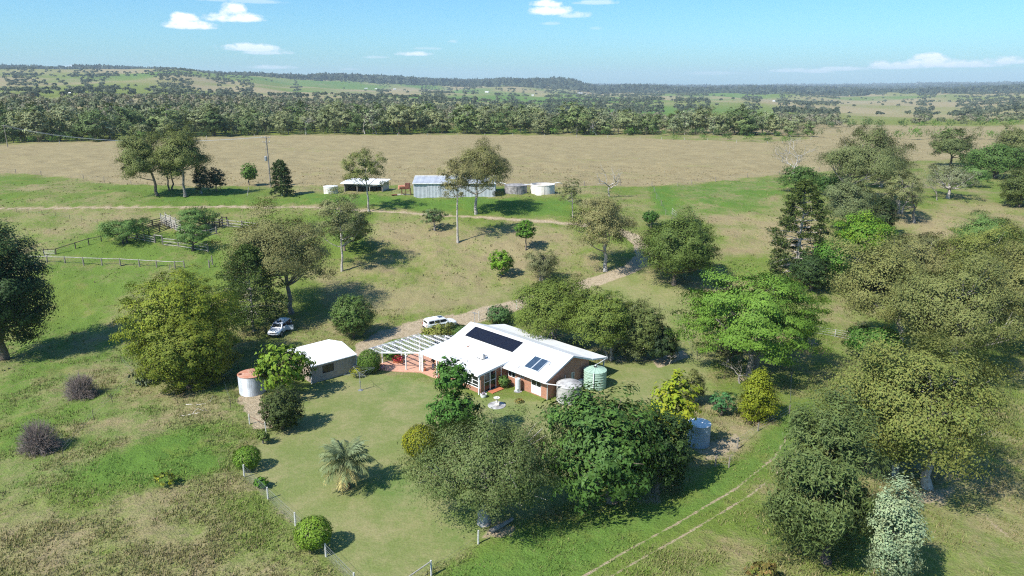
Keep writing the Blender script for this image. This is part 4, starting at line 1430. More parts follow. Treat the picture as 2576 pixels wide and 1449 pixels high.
def around_house():
    # paved court
    m = MB()
    m.prism([(-22.6, -8.2), (-21.1, -7.4), (-19.3, -6.15), (-17.5, -4.65), (-15.2, -4.6), (-12.9, -4.3), (-12.9, .5), (-14.4, 1.0), (-14.4, 3.0), (-20.5, 3.0), (-23.4, .3), (-23.8, -6.5)], -.3, .085)
    o = m.build('patio', M['paver'])
    o.location, o.rotation_euler = hw(0, 0), (0, 0, HRZ)
    o['kind'] = 'structure'
    # pergola
    pg = root('pergola', hw(0, 0), 'white timber pergola with slatted open top over the brick patio', 'pergola', rz=HRZ)
    ur = lambda v: -18.45 if v > -4.2 else -18.45 + (v + 4.2) * 1.035
    ul = lambda v: -24.2 if v < .2 else -23.4 + (v - .2) * 1.09
    for k in range(11):
        v = -7.75 + k * 1.02
        a, b = ul(v), ur(v)
        if b - a > .5:
            q = MB()
            q.box(((a + b) / 2, v, 2.42), (b - a, .07, .17))
            q.build('beam', M['white'], pg)
    q = MB()
    q.bar((-18.35, -4.15, 2.40), (-22.95, -8.6, 2.40), .07, .2)
    q.build('front_beam', M['white'], pg)
    q = MB()
    q.bar((-24.2, -7.9, 2.38), (-23.45, .2, 2.38), .07, .17)
    q.build('side_beam', M['white'], pg)
    n = 0
    u = -24.0
    while u < -18.6:
        v0 = -7.9 if u < -22.3 else -4.2 + (u + 18.4) * .967
        v1 = .25 if u < -23.4 else .2 + (u + 23.4) * .914
        q = MB()
        q.box((u, (v0 + v1) / 2, 2.535), (.045, v1 - v0, .05))
        q.build('batten', M['white'], pg)
        u += .43
    for u, v in ((-19.5, -5.45), (-22.3, -8.0), (-23.7, -6.2), (-22.0, -4.3), (-23.3, -.2), (-20.7, 2.3)):
        q = MB()
        q.box((u, v, 1.15), (.12, .12, 2.5))
        for sx in (-1, 1):
            q.bar((u, v, 1.95), (u + sx * .38, v, 2.33), .05)
        q.build('post', M['white'], pg)
    # hot water cylinder
    r = root('water_heater', hw(-4.47, .02), 'tall pale grey hot water cylinder standing against the brick front wall', 'water heater', rz=HRZ)
    q = MB()
    q.lathe([(.02, 1.74), (.2, 1.73), (.32, 1.68), (.335, 1.6), (.335, .1), (.32, .06)][::-1], n=24)
    q.build('cylinder', M['fascia'], r, smooth=False)
    q = MB()
    q.box((.16, -.34, .42), (.22, .1, .26))
    q.build('valve_cover', M['white'], r)
    q = MB()
    q.lathe([(.5, -.1), (.5, .06)], n=20)
    q.build('plinth', M['concrete'], r)
    # green poly tank
    r = root('rainwater_tank', hw(1.25, 7.75), 'green ribbed plastic rainwater tank beside the brick gable wall', 'water tank')
    q = MB()
    pr = [(1.38, -.2)]
    for i in range(6):
        z = .32 + i * .33
        pr += [(1.38, z), (1.41, z + .03), (1.41, z + .08), (1.38, z + .11)]
    pr += [(1.39, 2.2), (1.42, 2.24)]
    q.lathe(pr, n=40, cap=False)
    q.build('wall', M['poly'], r)
    q = MB()
    q.lathe([(1.42, 2.24), (.28, 2.52), (.26, 2.58), (.05, 2.6)], n=40, cap=False)
    for i in range(14):
        a = 6.283 * i / 14
        c, s = math.cos(a), math.sin(a)
        q.bar((c * 1.38, s * 1.38, 2.27), (c * .32, s * .32, 2.53), .09, .05)
    lid = q.build('lid', M['poly'], r)
    q = MB()
    q.lathe([(.22, 2.58), (.22, 2.63), (.02, 2.63)], n=18)
    q.build('strainer', M['black'], lid)
    q = MB()
    q.tube([(-.35, -1.44, 2.3), (-.35, -1.46, .1)], .06, 8)
    q.build('overflow_pipe', M['white'], r)
    # concrete tank
    p = ground(1431, 1006)
    r = root('concrete_tank', (p.x, p.y, 0), 'round weathered concrete tank with domed lid at the corner of the brick house', 'water tank')
    q = MB()
    q.lathe([(1.47, -.3), (1.47, 1.0), (1.47, 1.98), (1.52, 2.0), (1.52, 2.06)], n=40, cap=False)
    q.build('wall', M['concrete'], r)
    q = MB()
    q.lathe([(1.52, 2.06), (1.3, 2.2), (.9, 2.35), (.4, 2.44), (.02, 2.46)], n=40, cap=False)
    q.build('lid', M['concrete'], r, smooth=True)
    # bird bath on its disc
    r = root('bird_bath', hw(-3.41, -4.59), 'white stone bird bath with a figure on a round concrete base on the lawn', 'bird bath')
    q = MB()
    q.lathe([(1.05, -.12), (1.05, .05), (1.0, .07)], n=32)
    q.build('base', M['concrete'], r)
    q = MB()
    q.lathe([(.24, .07), (.24, .14), (.13, .2), (.1, .35), (.15, .5), (.12, .62), (.08, .74), (.14, .82), (.32, .92), (.38, 1.0), (.36, 1.01), (.28, .95), (.02, .93)], n=20)
    q.build('bowl_and_stem', M['stone'], r, smooth=True)
    q = MB()
    q.lathe([(.09, .93), (.07, 1.0), (.05, 1.06), (.07, 1.11), (.02, 1.17)], n=12)
    q.build('finial', M['stone'], r, smooth=True)
    q = MB()
    q.lathe([(.15, .07), (.17, .2), (.12, .34), (.07, .42), (.08, .5), (.02, .56)], (.2, -.15, 0), 12)
    q.build('figure', M['stone'], r, smooth=True)
    # flower tub, pots
    r = root('flower_tub', hw(-6.2, -4.1), 'white round tub of purple flowers at the sunroom corner', 'plant pot')
    q = MB()
    q.lathe([(.27, -.05), (.36, .18), (.38, .36), (.4, .42), (.34, .42), (.32, .36)], n=22)
    q.build('tub', M['white'], r)
    flowers(r, 'flowers', .3, .5, 90, [(.3, .2, .34), (.45, .35, .4), (.06, .1, .03)], 11)
    r = root('terracotta_pot', hw(-17.5, -4.05, .08), 'small terracotta pot with a thin standard plant beside the lattice post', 'plant pot')
    q = MB()
    q.lathe([(.16, 0), (.24, .36), (.26, .42), (.2, .42)], n=18)
    q.build('pot', M['terracotta'], r)
    q = MB()
    q.tube([(0, 0, .4), (.02, .01, .9), (0, .02, 1.3)], .02, 5)
    q.build('stem', M['darkwood'], r)
    flowers(r, 'leaves', .22, 1.35, 60, [(.25, .17, .04), (.12, .14, .03)], 12)
    r = root('potted_geraniums', hw(-22.3, -4.7, .08), 'terracotta trough of bright red geraniums under the pergola', 'plant pot')
    q = MB()
    q.box((0, 0, .2), (1.3, .4, .4))
    q.build('trough', M['terracotta'], r)
    flowers(r, 'flowers', .85, .75, 330, [(.55, .03, .05), (.6, .05, .1), (.04, .09, .02)], 13)
    r = root('pink_bush', hw(-22.0, -7.6, 0), 'small pink flowering bush at the foot of the pergola post', 'shrub')
    flowers(r, 'flowers', .55, .5, 220, [(.55, .3, .33), (.4, .2, .22), (.1, .12, .05)], 14)
    q = MB()
    q.tube([(0, 0, -.1), (.05, 0, .5)], .03, 5)
    q.build('stem', M['darkwood'], r)
    r = root('succulent_clump', ground(1115, 966), 'pale blue-grey succulent clump at the lawn edge by the sunroom', 'plant')
    flowers(r, 'leaves', .7, .35, 260, [(.3, .38, .36), (.22, .3, .28)], 15)
    r = root('garden_plant', ground(1306, 1012), 'low yellow flowering plant along the brick front wall', 'plant')
    flowers(r, 'leaves', .55, .25, 200, [(.35, .25, .06), (.2, .16, .05), (.1, .12, .04)], 16)
    # clothes hoist
    p = ground(907, 982)
    r = root('clothes_hoist', p, 'rotary clothes line with a square of wires on the lawn by the small shed', 'clothes line', rz=.5)
    q = MB()
    q.tube([(0, 0, -.1), (0, 0, 1.2), (0, 0, 2.35)], [.05, .045, .032], 8)
    q.lathe([(.075, .95), (.075, 1.2)], n=10)
    q.lathe([(.3, -.1), (.3, .05)], n=16)
    q.build('mast', M['steel'], r)
    tips = []
    for i in range(4):
        a = math.pi / 2 * i + .1
        t = Vector((math.cos(a) * 2.0, math.sin(a) * 2.0, 2.5))
        tips.append(t)
        q = MB()
        q.tube([(0, 0, 2.32), t], .014, 6)
        q.tube([(0, 0, 1.85), t * .5 + Vector((0, 0, 1.17))], .01, 5)
        q.build('arm', M['steel'], r)
    for k in range(1, 5):
        q = MB()
        for i in range(4):
            a, b = tips[i] * (k / 4), tips[(i + 1) % 4] * (k / 4)
            z = 2.33 + .17 * k / 4
            q.tube([(a.x, a.y, z), ((a.x + b.x) / 2, (a.y + b.y) / 2, z - .03), (b.x, b.y, z)], .006, 4)
        q.build('line', M['steel'], r)
    # rusty corrugated tank
    p = ground(401, 640)
    p = ground(627, 996)
    r = root('corrugated_tank', (p.x, p.y + 1.2, p.z), 'corrugated iron tank with a rusty red lid beside the leafy tree', 'water tank')
    q = MB()
    pr = []
    for i in range(64):
        z = -.2 + 2.6 * i / 63
        pr.append((1.5 + .028 * math.cos(i * math.pi / 1.5), z))
    q.lathe(pr, n=44, cap=False)
    q.build('wall', M['zinc'], r)
    q = MB()
    q.lathe([(1.54, 2.36), (1.57, 2.42), (1.5, 2.44), (.8, 2.52), (.02, 2.56)], n=44, cap=False)
    q.build('lid', M['rust'], r)
    q = MB()
    q.lathe([(.2, 2.45), (.2, 2.56), (.02, 2.57)], (-1.1, -.5, 0), 14)
    q.lathe([(.17, 2.45), (.17, 2.54), (.02, 2.55)], (1.1, .5, 0), 14)
    q.build('inlet', M['rusty'], r)
    # blue grey tank
    p = ground(1757, 1118)
    r = root('plastic_tank', (p.x, p.y + .2, p.z), 'blue-grey plastic tank with white lid half hidden by the lime leaved tree', 'water tank')
    q = MB()
    pr = [(1.15, -.3)]
    for i in range(7):
        z = .25 + i * .3
        pr += [(1.15, z), (1.17, z + .03), (1.17, z + .06), (1.15, z + .09)]
    q.lathe(pr + [(1.18, 2.35)], n=36, cap=False)
    q.build('wall', M['bluepoly'], r)
    q = MB()
    q.lathe([(1.18, 2.35), (.25, 2.6), (.02, 2.6)], n=36, cap=False)
    for i in range(12):
        a = 6.283 * i / 12
        q.bar((math.cos(a) * 1.15, math.sin(a) * 1.15, 2.37), (math.cos(a) * .28, math.sin(a) * .28, 2.6), .08, .04)
    q.build('lid', M['white'], r)


def flowers(parent, name, r, zc, n, cols, seed):
    rng = np.random.default_rng(seed)
    d = unit(n, rng)
    d[:, 2] = np.abs(d[:, 2])
    P = d * r * rng.uniform(.5, 1, (n, 1)) * np.array([1, 1, .75]) + np.array([0, 0, zc - r * .3])
    N = d + unit(n, rng) * .7
    N /= np.linalg.norm(N, axis=1, keepdims=True)
    V, F = leaf_quads(P, N, .17, rng, .7)
    c = np.array(cols)[rng.integers(0, len(cols), n)]
    o = link(name, np_mesh(name, V, F, M['leaf'], c), parent)
    o['kind'] = 'stuff'
    return o


def garage():
    rz = math.atan2(.669, .743)
    r = root('garage', (-24.95, 82.15, 0), 'small mushroom brown metal garage with white roof beside the clothes line', 'garage', rz=rz)
    W, D, Hh, Rr = 6.25, 7.2, 2.35, 3.05
    q = MB()
    q.corr((0, 0, -.3), (1.55, 0, -.3), (1.55, 0, Hh), (0, 0, Hh), 32, .025)
    q.corr((1.55, 0, -.3), (3.1, 0, -.3), (3.1, 0, .95), (1.55, 0, .95), 32, .025)
    q.corr((1.55, 0, 1.95), (3.1, 0, 1.95), (3.1, 0, Hh), (1.55, 0, Hh), 32, .025)
    q.corr((3.1, 0, -.3), (W, 0, -.3), (W, 0, Hh), (3.1, 0, Hh), 64, .025)
    q.corr((W, D, -.3), (0, D, -.3), (0, D, Hh), (W, D, Hh), 128, .025)
    for x, sg in ((0, -1), (W, 1)):
        q.poly([(x, 0, -.3), (x, D, -.3), (x, D, Hh), (x, D / 2, Rr - .03), (x, 0, Hh)])
    q.build('wall', M['shedwall'], r)
    q = MB()
    q.corr((-.12, -.16, Hh - .01), (W + .12, -.16, Hh - .01), (W + .12, D / 2, Rr), (-.12, D / 2, Rr), 130, .02)
    q.corr((W + .12, D + .16, Hh - .01), (-.12, D + .16, Hh - .01), (-.12, D / 2, Rr), (W + .12, D / 2, Rr), 130, .02)
    ro = q.build('roof', M['roof'], r)
    q = MB()
    q.box((W / 2, -.2, Hh - .06), (W + .26, .1, .1))
    q.box((W / 2, D + .2, Hh - .06), (W + .26, .1, .1))
    q.bar((W + .13, -.16, Hh - .06), (W + .13, D / 2, Rr - .05), .03, .14)
    q.bar((W + .13, D + .16, Hh - .06), (W + .13, D / 2, Rr - .05), .03, .14)
    q.build('gutter', M['white'], ro)
    window(r, 'x', 0.0, 1.55, 3.1, .95, 1.95, -1, mull=(2.32,), frame=M['darkwood'])
    q = MB()
    q.tube([(-.06, -.2, Hh - .05), (-.06, -.1, 2.1), (-.06, -.08, -.1)], .05, 8)
    q.tube([(W + .04, -.08, Hh), (W + .04, -.08, -.1)], .04, 8)
    q.build('downpipe', M['white'], r)
    q = MB()
    q.box((W - .25, -.2, .5), (.4, .25, .9))
    q.build('meter_box', M['steel'], r)


def far_yard():
    p0, p1 = ground(1041, 497), ground(1246, 495.5)
    z = min(p0.z, p1.z)
    d = (p1 - p0)
    W = d.xy.length
    rz = math.atan2(d.y, d.x)
    r = root('machinery_shed', (p0.x, p0.y, z), 'long pale blue corrugated shed with a grey gable roof at the paddock edge', 'shed', rz=rz)
    Hh, D, Rr = 3.45, 9.5, 4.55
    n = int(W / .24)
    q = MB()
    q.corr((0, 0, -.4), (W, 0, -.4), (W, 0, Hh), (0, 0, Hh), n, .035)
    q.corr((W, D, -.4), (0, D, -.4), (0, D, Hh), (W, D, Hh), n, .05)
    for x in (0, W):
        q.poly([(x, 0, -.4), (x, D, -.4), (x, D, Hh), (x, D / 2, Rr - .05), (x, 0, Hh)])
    q.build('wall', M['zinc'], r)
    for k in range(3):
        a = W * (.17 + .22 * k)
        q = MB()
        q.corr((a, -.12, 0), (a + W * .16, -.12, 0), (a + W * .16, -.12, Hh - .15), (a, -.12, Hh - .15), int(W * .16 / .19), .04)
        q.bar((a, -.13, 0), (a, -.13, Hh - .1), .08)
        q.build('sliding_door', M['zinc'], r)
    q = MB()
    q.corr((-.2, -.3, Hh - .02), (W + .2, -.3, Hh - .02), (W + .2, D / 2, Rr), (-.2, D / 2, Rr), n // 3 * 2, .05)
    q.corr((W + .2, D + .3, Hh - .02), (-.2, D + .3, Hh - .02), (-.2, D / 2, Rr), (W + .2, D / 2, Rr), n // 3 * 2, .05)
    ro = q.build('roof', M['zinc_roof'], r)
    q = MB()
    q.box((W / 2, -.36, Hh - .1), (W + .4, .14, .16))
    q.bar((-.2, D / 2, Rr + .04), (W + .2, D / 2, Rr + .04), .5, .06)
    q.build('gutter', M['white'], ro)
    # open hay shed
    p0, p1 = ground(868, 484.5), ground(962, 485)
    d = p1 - p0
    W, rz = d.xy.length, math.atan2(d.y, d.x)
    r = root('open_shed', p0, 'low open fronted shed with a white skillion roof behind a slender gum', 'shed', rz=rz)
    q = MB()
    q.corr((W, 5, -.3), (0, 5, -.3), (0, 5, 2.75), (W, 5, 2.75), 60, .04)
    q.poly([(0, 0, -.3), (0, 5, -.3), (0, 5, 2.75), (0, 0, 2.35)])
    q.poly([(W, .4, -.3), (W, 5, -.3), (W, 5, 2.75), (W, .4, 2.35)])
    q.build('wall', M['steel'], r)
    q = MB()
    q.corr((-.9, -.5, 2.4), (W + .5, -.5, 2.4), (W + .5, 5.3, 2.95), (-.9, 5.3, 2.95), 90, .05)
    ro = q.build('roof', M['roof'], r)
    q = MB()
    q.box((W / 2 - .2, -.53, 2.33), (W + 1.4, .06, .18))
    q.build('fascia_board', M['white'], ro)
    for k in range(4):
        q = MB()
        q.box((W * k / 3, 0, 1.0), (.2, .2, 2.7))
        q.build('post', M['wood'], r)
    rng = random.Random(4)
    for k in range(5):
        b = MB()
        b.box((0, 0, 0), (1.3, 1.1, 1.1))
        o = b.build('hay_bale' if k % 2 else 'crate', M['darkwood'])
        q = Vector((1.3 + k * 1.75, 2.6 + rng.uniform(-.5, .5), .55))
        c, s = math.cos(rz), math.sin(rz)
        o.location = p0 + Vector((q.x * c - q.y * s, q.x * s + q.y * c, q.z))
        o.rotation_euler = (0, 0, rz + rng.uniform(-.2, .2))
        setp(o, ('dark weathered bale' if k % 2 else 'dark timber crate') + ', ' + ('leftmost', 'second from left', 'middle one', 'second from right', 'rightmost')[k] + ' in the shade of the open shed', 'bale' if k % 2 else 'crate', 'bales and crates in the open shed')
    # small white tank left of it
    p = ground(833, 487)
    r = root('white_tank', p, 'small white tank with a flat lid left of the open shed', 'water tank')
    q = MB()
    q.lathe([(1.75, -.3), (1.75, 1.75)], n=28, cap=False)
    q.build('wall', M['concrete_white'], r)
    q = MB()
    q.lathe([(1.82, 1.75), (1.8, 1.85), (.02, 2.05)], n=28, cap=False)
    q.build('lid', M['roof'], r)
    # two round concrete tanks
    for bx_, w_, mt, lb, top in ((1298, 57, 'concrete_dark', 'dark stained round concrete tank with a flat lid beside the long shed', True), (1366, 61, 'concrete_white', 'white round open topped concrete tank right of the dark tank', False)):
        p = ground(bx_, 491)
        R = w_ * mper(p) / 2
        r = root('concrete_tank', (p.x, p.y + R * .8, p.z), lb, 'water tank')
        q = MB()
        if top:
            q.lathe([(R, -.4), (R, 2.15), (R * 1.02, 2.2)], n=40, cap=False)
        else:
            q.lathe([(R, -.4), (R, 2.35), (R * .955, 2.37), (R * .95, 1.2), (.02, 1.2)], n=40, cap=False)
        q.build('wall', M[mt], r)
        q = MB()
        if top:
            q.lathe([(R * 1.03, 2.2), (R * .5, 2.36), (.02, 2.4)], n=40, cap=False)
            q.build('lid', M['concrete_dark'], r)
        else:
            q.lathe([(R * 1.02, 2.2), (R * 1.02, 2.4), (R * .95, 2.41)], n=40, cap=False)
            q.build('rim', M['concrete_white'], r)
        for k in range(7):
            a = 6.283 * k / 7 + .3
            q = MB()
            q.bar((R * 1.0 * math.cos(a), R * 1.0 * math.sin(a), -.2), (R * 1.0 * math.cos(a), R * 1.0 * math.sin(a), 2.1), .2, .12, (math.cos(a), math.sin(a), 0))
            q.build('pier', M['concrete_white' if not top else 'concrete_dark'], r)
        q = MB()
        if top:
            q.tube([(-R - 2.1, .2, 2.9), (-R * .9, .2, 2.4)], .1, 6)
        else:
            q.tube([(-R * 1.55, 0, 2.3), (-R * .96, 0, 2.3)], .1, 6)
            q.tube([(R * .7, 0, 2.42), (R * 1.3, 0, 2.75), (R * 1.6, .2, 2.5)], .08, 6)
        q.build('pipe', M['white'], r)
    # fuel tank on its stand
    p = ground(1022, 494)
    r = root('fuel_tank_stand', p, 'rusty red fuel tanks raised on a steel stand left of the long shed', 'fuel tank')
    q = MB()
    for x in (-1.1, -.2, .9):
        for y in (0, 1.1):
            q.bar((x * 1.15, y * 1.15, -.2), (x, y, 1.75), .1)
    q.bar((-1.2, 0, 1.78), (1.0, 0, 1.78), .1)
    q.bar((-1.2, 1.1, 1.78), (1.0, 1.1, 1.78), .1)
    q.bar((-1.2, 0, .5), (.95, 0, 1.4), .07)
    q.build('stand', M['rusty'], r)
    q = MB()
    q.box((.35, .55, 2.45), (1.1, 1.2, 1.35))
    q.build('square_tank', M['rusty'], r)
    q = MB()
    q.tube([(-1.75, .1, 2.15), (-.35, .9, 2.15)], .52, 18)
    q.build('drum', M['rust'], r)
    for k, (dx, lb) in enumerate(((1000, 'long pale log lying in grass left of the fuel tanks'), (985, 'short rusty pipe lying by the open shed'))):
        p = ground(dx, 493)
        q = MB()
        q.tube([(0, 0, .25), (1.6, .3, .3), (3.1, .4, .25)], [.25, .22, .18] if k == 0 else [.15, .15, .15], 8)
        setp(q.build('log' if k == 0 else 'pipe', M['palewood' if k == 0 else 'rusty'], loc=p), lb, 'log' if k == 0 else 'pipe')


house()
around_house()
garage()
far_yard()
# ------------------------------------------------------------------ fences, yards, poles
def fence(name, pts, label, cat='fence', h=1.25, pr=.075, pm_='wood', rails=(), wires=(), step=None, rail_m='palewood', rail_r=.06, square=False, group=None, post_name='post', sag=.03, jitter=.04):
    """posts stand at the surveyed feet; every post, rail and wire is a part"""
    rng = random.Random(len(label) * 7 + int(pts[0][0]))
    P = [ground(*p) for p in pts]
    if step:
        Q = [P[0]]
        for a, b in zip(P[:-1], P[1:]):
            n = max(1, round((b - a).xy.length / step))
            for i in range(1, n + 1):
                q = a.lerp(b, i / n)
                Q.append(Vector((q.x, q.y, float(zf(q.x, q.y)))))
        P = Q
    o = P[0]
    rt = root(name, o, label, cat, group)
    tops = []
    for p in P:
        q = MB()
        t = Vector((rng.uniform(-jitter, jitter), rng.uniform(-jitter, jitter), h * rng.uniform(.94, 1.06)))
        b = p - o
        if square:
            q.bar(b + Vector((0, 0, -.3)), b + t, pr * 2)
        else:
            q.tube([b + Vector((0, 0, -.3)), b + t * .5, b + t], [pr * 1.05, pr, pr * .92], 7)
        q.build(post_name, M[pm_], rt)
        tops.append((b, t))
    for f in rails:
        for (a, ta), (b, tb) in zip(tops[:-1], tops[1:]):
            q = MB()
            s, e = a + ta * f, b + tb * f
            mid = (s + e) / 2 + Vector((0, 0, rng.uniform(-.05, .03)))
            if square:
                q.bar(s, e, .05, .14)
            else:
                q.tube([s, mid, e], [rail_r, rail_r * .9, rail_r * .85], 6)
            q.build('rail', M[rail_m], rt)
    for f in wires:
        q = MB()
        for (a, ta), (b, tb) in zip(tops[:-1], tops[1:]):
            s, e = a + ta * f, b + tb * f
            q.tube([s, (s + e) / 2 - Vector((0, 0, sag)), e], .007, 3, False)
        q.build('wire', M['steel'], rt)
    return rt


def mesh_between(rt, P, h, label='netting'):
    """woven wire between posts: thin upright strands and rows"""
    o = P[0]
    for a, b in zip(P[:-1], P[1:]):
        q = MB()
        L = (b - a).length
        n = int(L / .3)
        for i in range(1, n):
            c = a.lerp(b, i / n) - o
            q.tube([c + Vector((0, 0, .02)), c + Vector((0, 0, h))], .004, 3, False)
        for k in range(6):
            z = .05 + (h - .05) * k / 5
            q.tube([a - o + Vector((0, 0, z)), b - o + Vector((0, 0, z))], .004, 3, False)
        q.build(label, M['steel'], rt)['kind'] = 'stuff'


def fences():
    G = [(614.6, 1201), (674.6, 1256), (743.6, 1323), (820.3, 1401), (893, 1476)]
    f = fence('garden_fence', G, 'white post and netting fence along the left side of the mown lawn', h=1.28, pr=.075, pm_='post', wires=(.97, .55))
    mesh_between(f, [ground(*p) for p in G], 1.1)
    G2 = [(1203, 1367.5), (1085, 1447), (990, 1515)]
    f = fence('garden_fence', G2, 'white post fence with a pale top rail at the front lawn corner', h=1.3, pr=.08, pm_='post', wires=(.6, .3), rails=())
    q = MB()
    P = [ground(*p) for p in G2]
    q.tube([P[1] - P[0] + Vector((0, 0, 1.22)), P[2] - P[0] + Vector((0, 0, 1.22))], .05, 7)
    q.build('rail', M['palewood'], f)
    fence('gate_post_pair', [(669.6, 1088), (628, 1067)], 'white gate post with a thin steel rail by the dark round shrub', cat='gate', h=1.25, pr=.07, pm_='post', rails=(.8,), rail_m='rusty', rail_r=.025)
    fence('rail_fence', [(75, 661), (119.9, 662.7), (164.7, 664.4), (210.9, 666.5), (257, 667), (303.4, 668.5), (351, 670.8), (394.4, 673), (441, 676), (464.6, 675)],
          'single rail timber fence with bleached top rail across the left paddock', h=1.4, pr=.12, rails=(.93,), wires=(.6, .3), rail_r=.085)
    fence('rail_fence', [(112, 645), (141.6, 643.3), (190.7, 626), (223.9, 616), (255.7, 609), (300, 596)], 'dark single rail fence climbing towards the cattle yard trees', h=1.35, pr=.1, pm_='darkwood', rails=(.93,), rail_m='darkwood', wires=(.55,), rail_r=.07)
    fence('farm_gate', [(112, 646), (139, 644.5)], 'low grey wire gate beside the dark rail fence', cat='gate', h=1.1, pr=.035, pm_='steel', rails=(.95, .75, .5, .2), rail_m='steel', rail_r=.02)
    fence('post_stub', [(534.5, 662), (527, 674)], 'pair of grey strainer posts at the end of the left paddock', h=1.5, pr=.12, rails=(.6,), rail_m='wood')
    fence('post_stub', [(427, 680), (431, 680.5)], 'two short grey posts standing close together below the rail fence', h=1.0, pr=.05)
    # wire fences with thin posts
    fence('wire_fence', [(-20, 431), (40, 436), (104, 441.5), (210, 450), (262, 456), (330, 466)], 'thin wire fence along the near edge of the dry paddock behind the left gums', h=1.25, pr=.075, wires=(.9, .6, .3), step=14)
    fence('wire_fence', [(1250, 468), (1330, 470), (1470, 468), (1560, 468), (1640, 468)], 'wire fence with dark posts behind the dead white tree', h=1.25, pr=.085, wires=(.9, .6, .3), step=9)
    fence('wire_fence', [(1705, 470), (1740, 462), (1800, 456), (1880, 447), (1960, 440), (2060, 430)], 'wire fence along the top of the bright green field', h=1.25, pr=.085, pm_='wood', wires=(.9, .6, .3), step=12)
    fence('wire_fence', [(0, 532), (42, 534), (72, 537), (107, 541), (141, 546), (176, 552), (206, 556), (247, 565)], 'thin picket wire fence across the upper left meadow', h=1.05, pr=.03, pm_='darkwood', wires=(.9, .5))
    fence('wire_fence', [(306, 913), (337.8, 951), (283, 1012), (236.5, 1057), (160, 1150)], 'rusty steel picket fence running down the left slope', h=1.15, pr=.028, pm_='darkwood', wires=(.9, .55))
    fence('wire_fence', [(580.6, 1027), (560, 960), (600, 930)], 'dark steel picket fence beside the corrugated tank', h=1.2, pr=.03, pm_='darkwood', wires=(.9, .55))
    fence('wire_fence', [(1798.6, 1177.7), (1833, 1177), (1855, 1129), (1905.6, 1089), (1985, 1045), (1990, 960)], 'wire fence with two stout grey posts along the green track', h=1.25, pr=.07, pm_='wood', wires=(.9, .6, .3))
    fence('wire_fence', [(1000, 341.5), (1150, 341.5), (1290, 342), (1450, 345), (1610, 349), (1780, 355), (1930, 362), (2040, 352)], 'distant wire fence along the far edge of the dry paddock', h=1.3, pr=.14, pm_='palewood', wires=(.9,), step=14)
    fence('wire_fence', [(0, 366), (150, 361), (320, 356), (520, 348), (640, 343)], 'distant wire fence below the left end of the tree belt', h=1.3, pr=.14, pm_='palewood', wires=(.9,), step=20)
    fence('wire_fence', [(1640, 470), (1652, 500), (1675, 540), (1692, 552)], 'short wire fence down the green strip to a leaning gate', h=1.2, pr=.06, wires=(.9, .5), step=8)
    fence('farm_gate', [(1690, 540), (1700, 549)], 'pale leaning farm gate at the bottom of the green strip', cat='gate', h=1.5, pr=.05, pm_='palewood', rails=(.95, .6, .3), rail_r=.03)
    fence('farm_gate', [(2040, 838), (2100, 848), (2150, 858)], 'long pale mesh gate behind the feathery green tree', cat='gate', h=1.25, pr=.05, pm_='post', rails=(.96, .7, .45, .15), rail_m='steel', rail_r=.025)
    fence('strainer_post', [(2035, 846), (2036, 845)], 'white capped strainer post beside the long mesh gate', cat='fence post', h=1.7, pr=.14, pm_='palewood')
    fence('wire_fence', [(1205, 806), (1228, 796), (1300, 778)], 'white posts with a thin wire behind the homestead roof', h=1.5, pr=.06, pm_='post', wires=(.9, .5))
    fence('wire_fence', [(1658, 782), (1700, 800), (1740, 890), (1753, 905)], 'thin dark pickets with wire beside the rear lawn', h=1.3, pr=.03, pm_='darkwood', wires=(.9, .5))
    # leaning white pole
    p = ground(622, 492)
    q = MB()
    q.tube([(0, 0, -.2), (.55, 0, 2.1)], .07, 7)
    setp(q.build('leaning_pole', M['palewood'], loc=p), 'white pole leaning in the green grass beside the small round tree', 'pole')
    # cattle yard
    A = [(410, 618.4), (449.3, 621.7), (488, 628), (523.4, 633.6)]
    kw = dict(rail_m='palewood', square=True, pr=.11)
    fence('stockyard_rails', A, 'bleached three rail yard panel nearest the camera under the right yard tree', h=1.75, rails=(.85, .53, .15), **kw)
    fence('stockyard_rails', [(325, 600), (364.7, 607.7), (390.7, 613)], 'bleached three rail yard panel below the left yard tree', h=1.7, rails=(.8, .5, .2), **kw)
    fence('yard_gateway', [(390.7, 613), (410, 618.4)], 'open yard gateway with a bleached cross bar between two rail panels', h=1.95, rails=(.97,), **kw)
    kd = dict(rail_m='darkwood', pm_='darkwood', square=True, pr=.1)
    fence('cattle_race', [(345, 599), (375, 590), (402, 582), (428, 574)], 'dark timber cattle race of five rails leading to the loading ramp', h=1.7, rails=(.95, .75, .55, .35, .15), **kd)
    fence('cattle_race', [(360, 581), (385, 573), (415, 566)], 'rear dark rail side of the cattle race', h=1.7, rails=(.95, .7, .45, .2), **kd)
    fence('stockyard_rails', [(540, 572), (553, 572), (560, 566), (572, 567)], 'dark yard corner panel right of the yard tree', h=1.8, rails=(.9, .6, .3), **kd)
    fence('stockyard_rails', [(535, 567), (575, 571), (610, 575), (650, 579)], 'long bleached rail panel running behind the brown gum', h=1.7, rails=(.85, .5, .15), **kw)
    fence('stockyard_rails', [(440, 580), (470, 592), (520, 598), (545, 590)], 'bleached inner rails behind the right yard tree', h=1.6, rails=(.85, .5, .2), **kw)
    # loading ramp
    a, b = ground(408, 569), ground(436, 578)
    d = b - a
    rz = math.atan2(d.y, d.x)
    L = d.xy.length + 1.2
    r = root('loading_ramp', (a.x, a.y, min(a.z, b.z)), 'bleached timber cattle loading ramp with sloping railed sides', 'loading ramp', rz=rz)
    q = MB()
    q.bar((0, .45, 1.15), (L, .45, .1), .9, .1)
    q.build('floor', M['wood'], r)
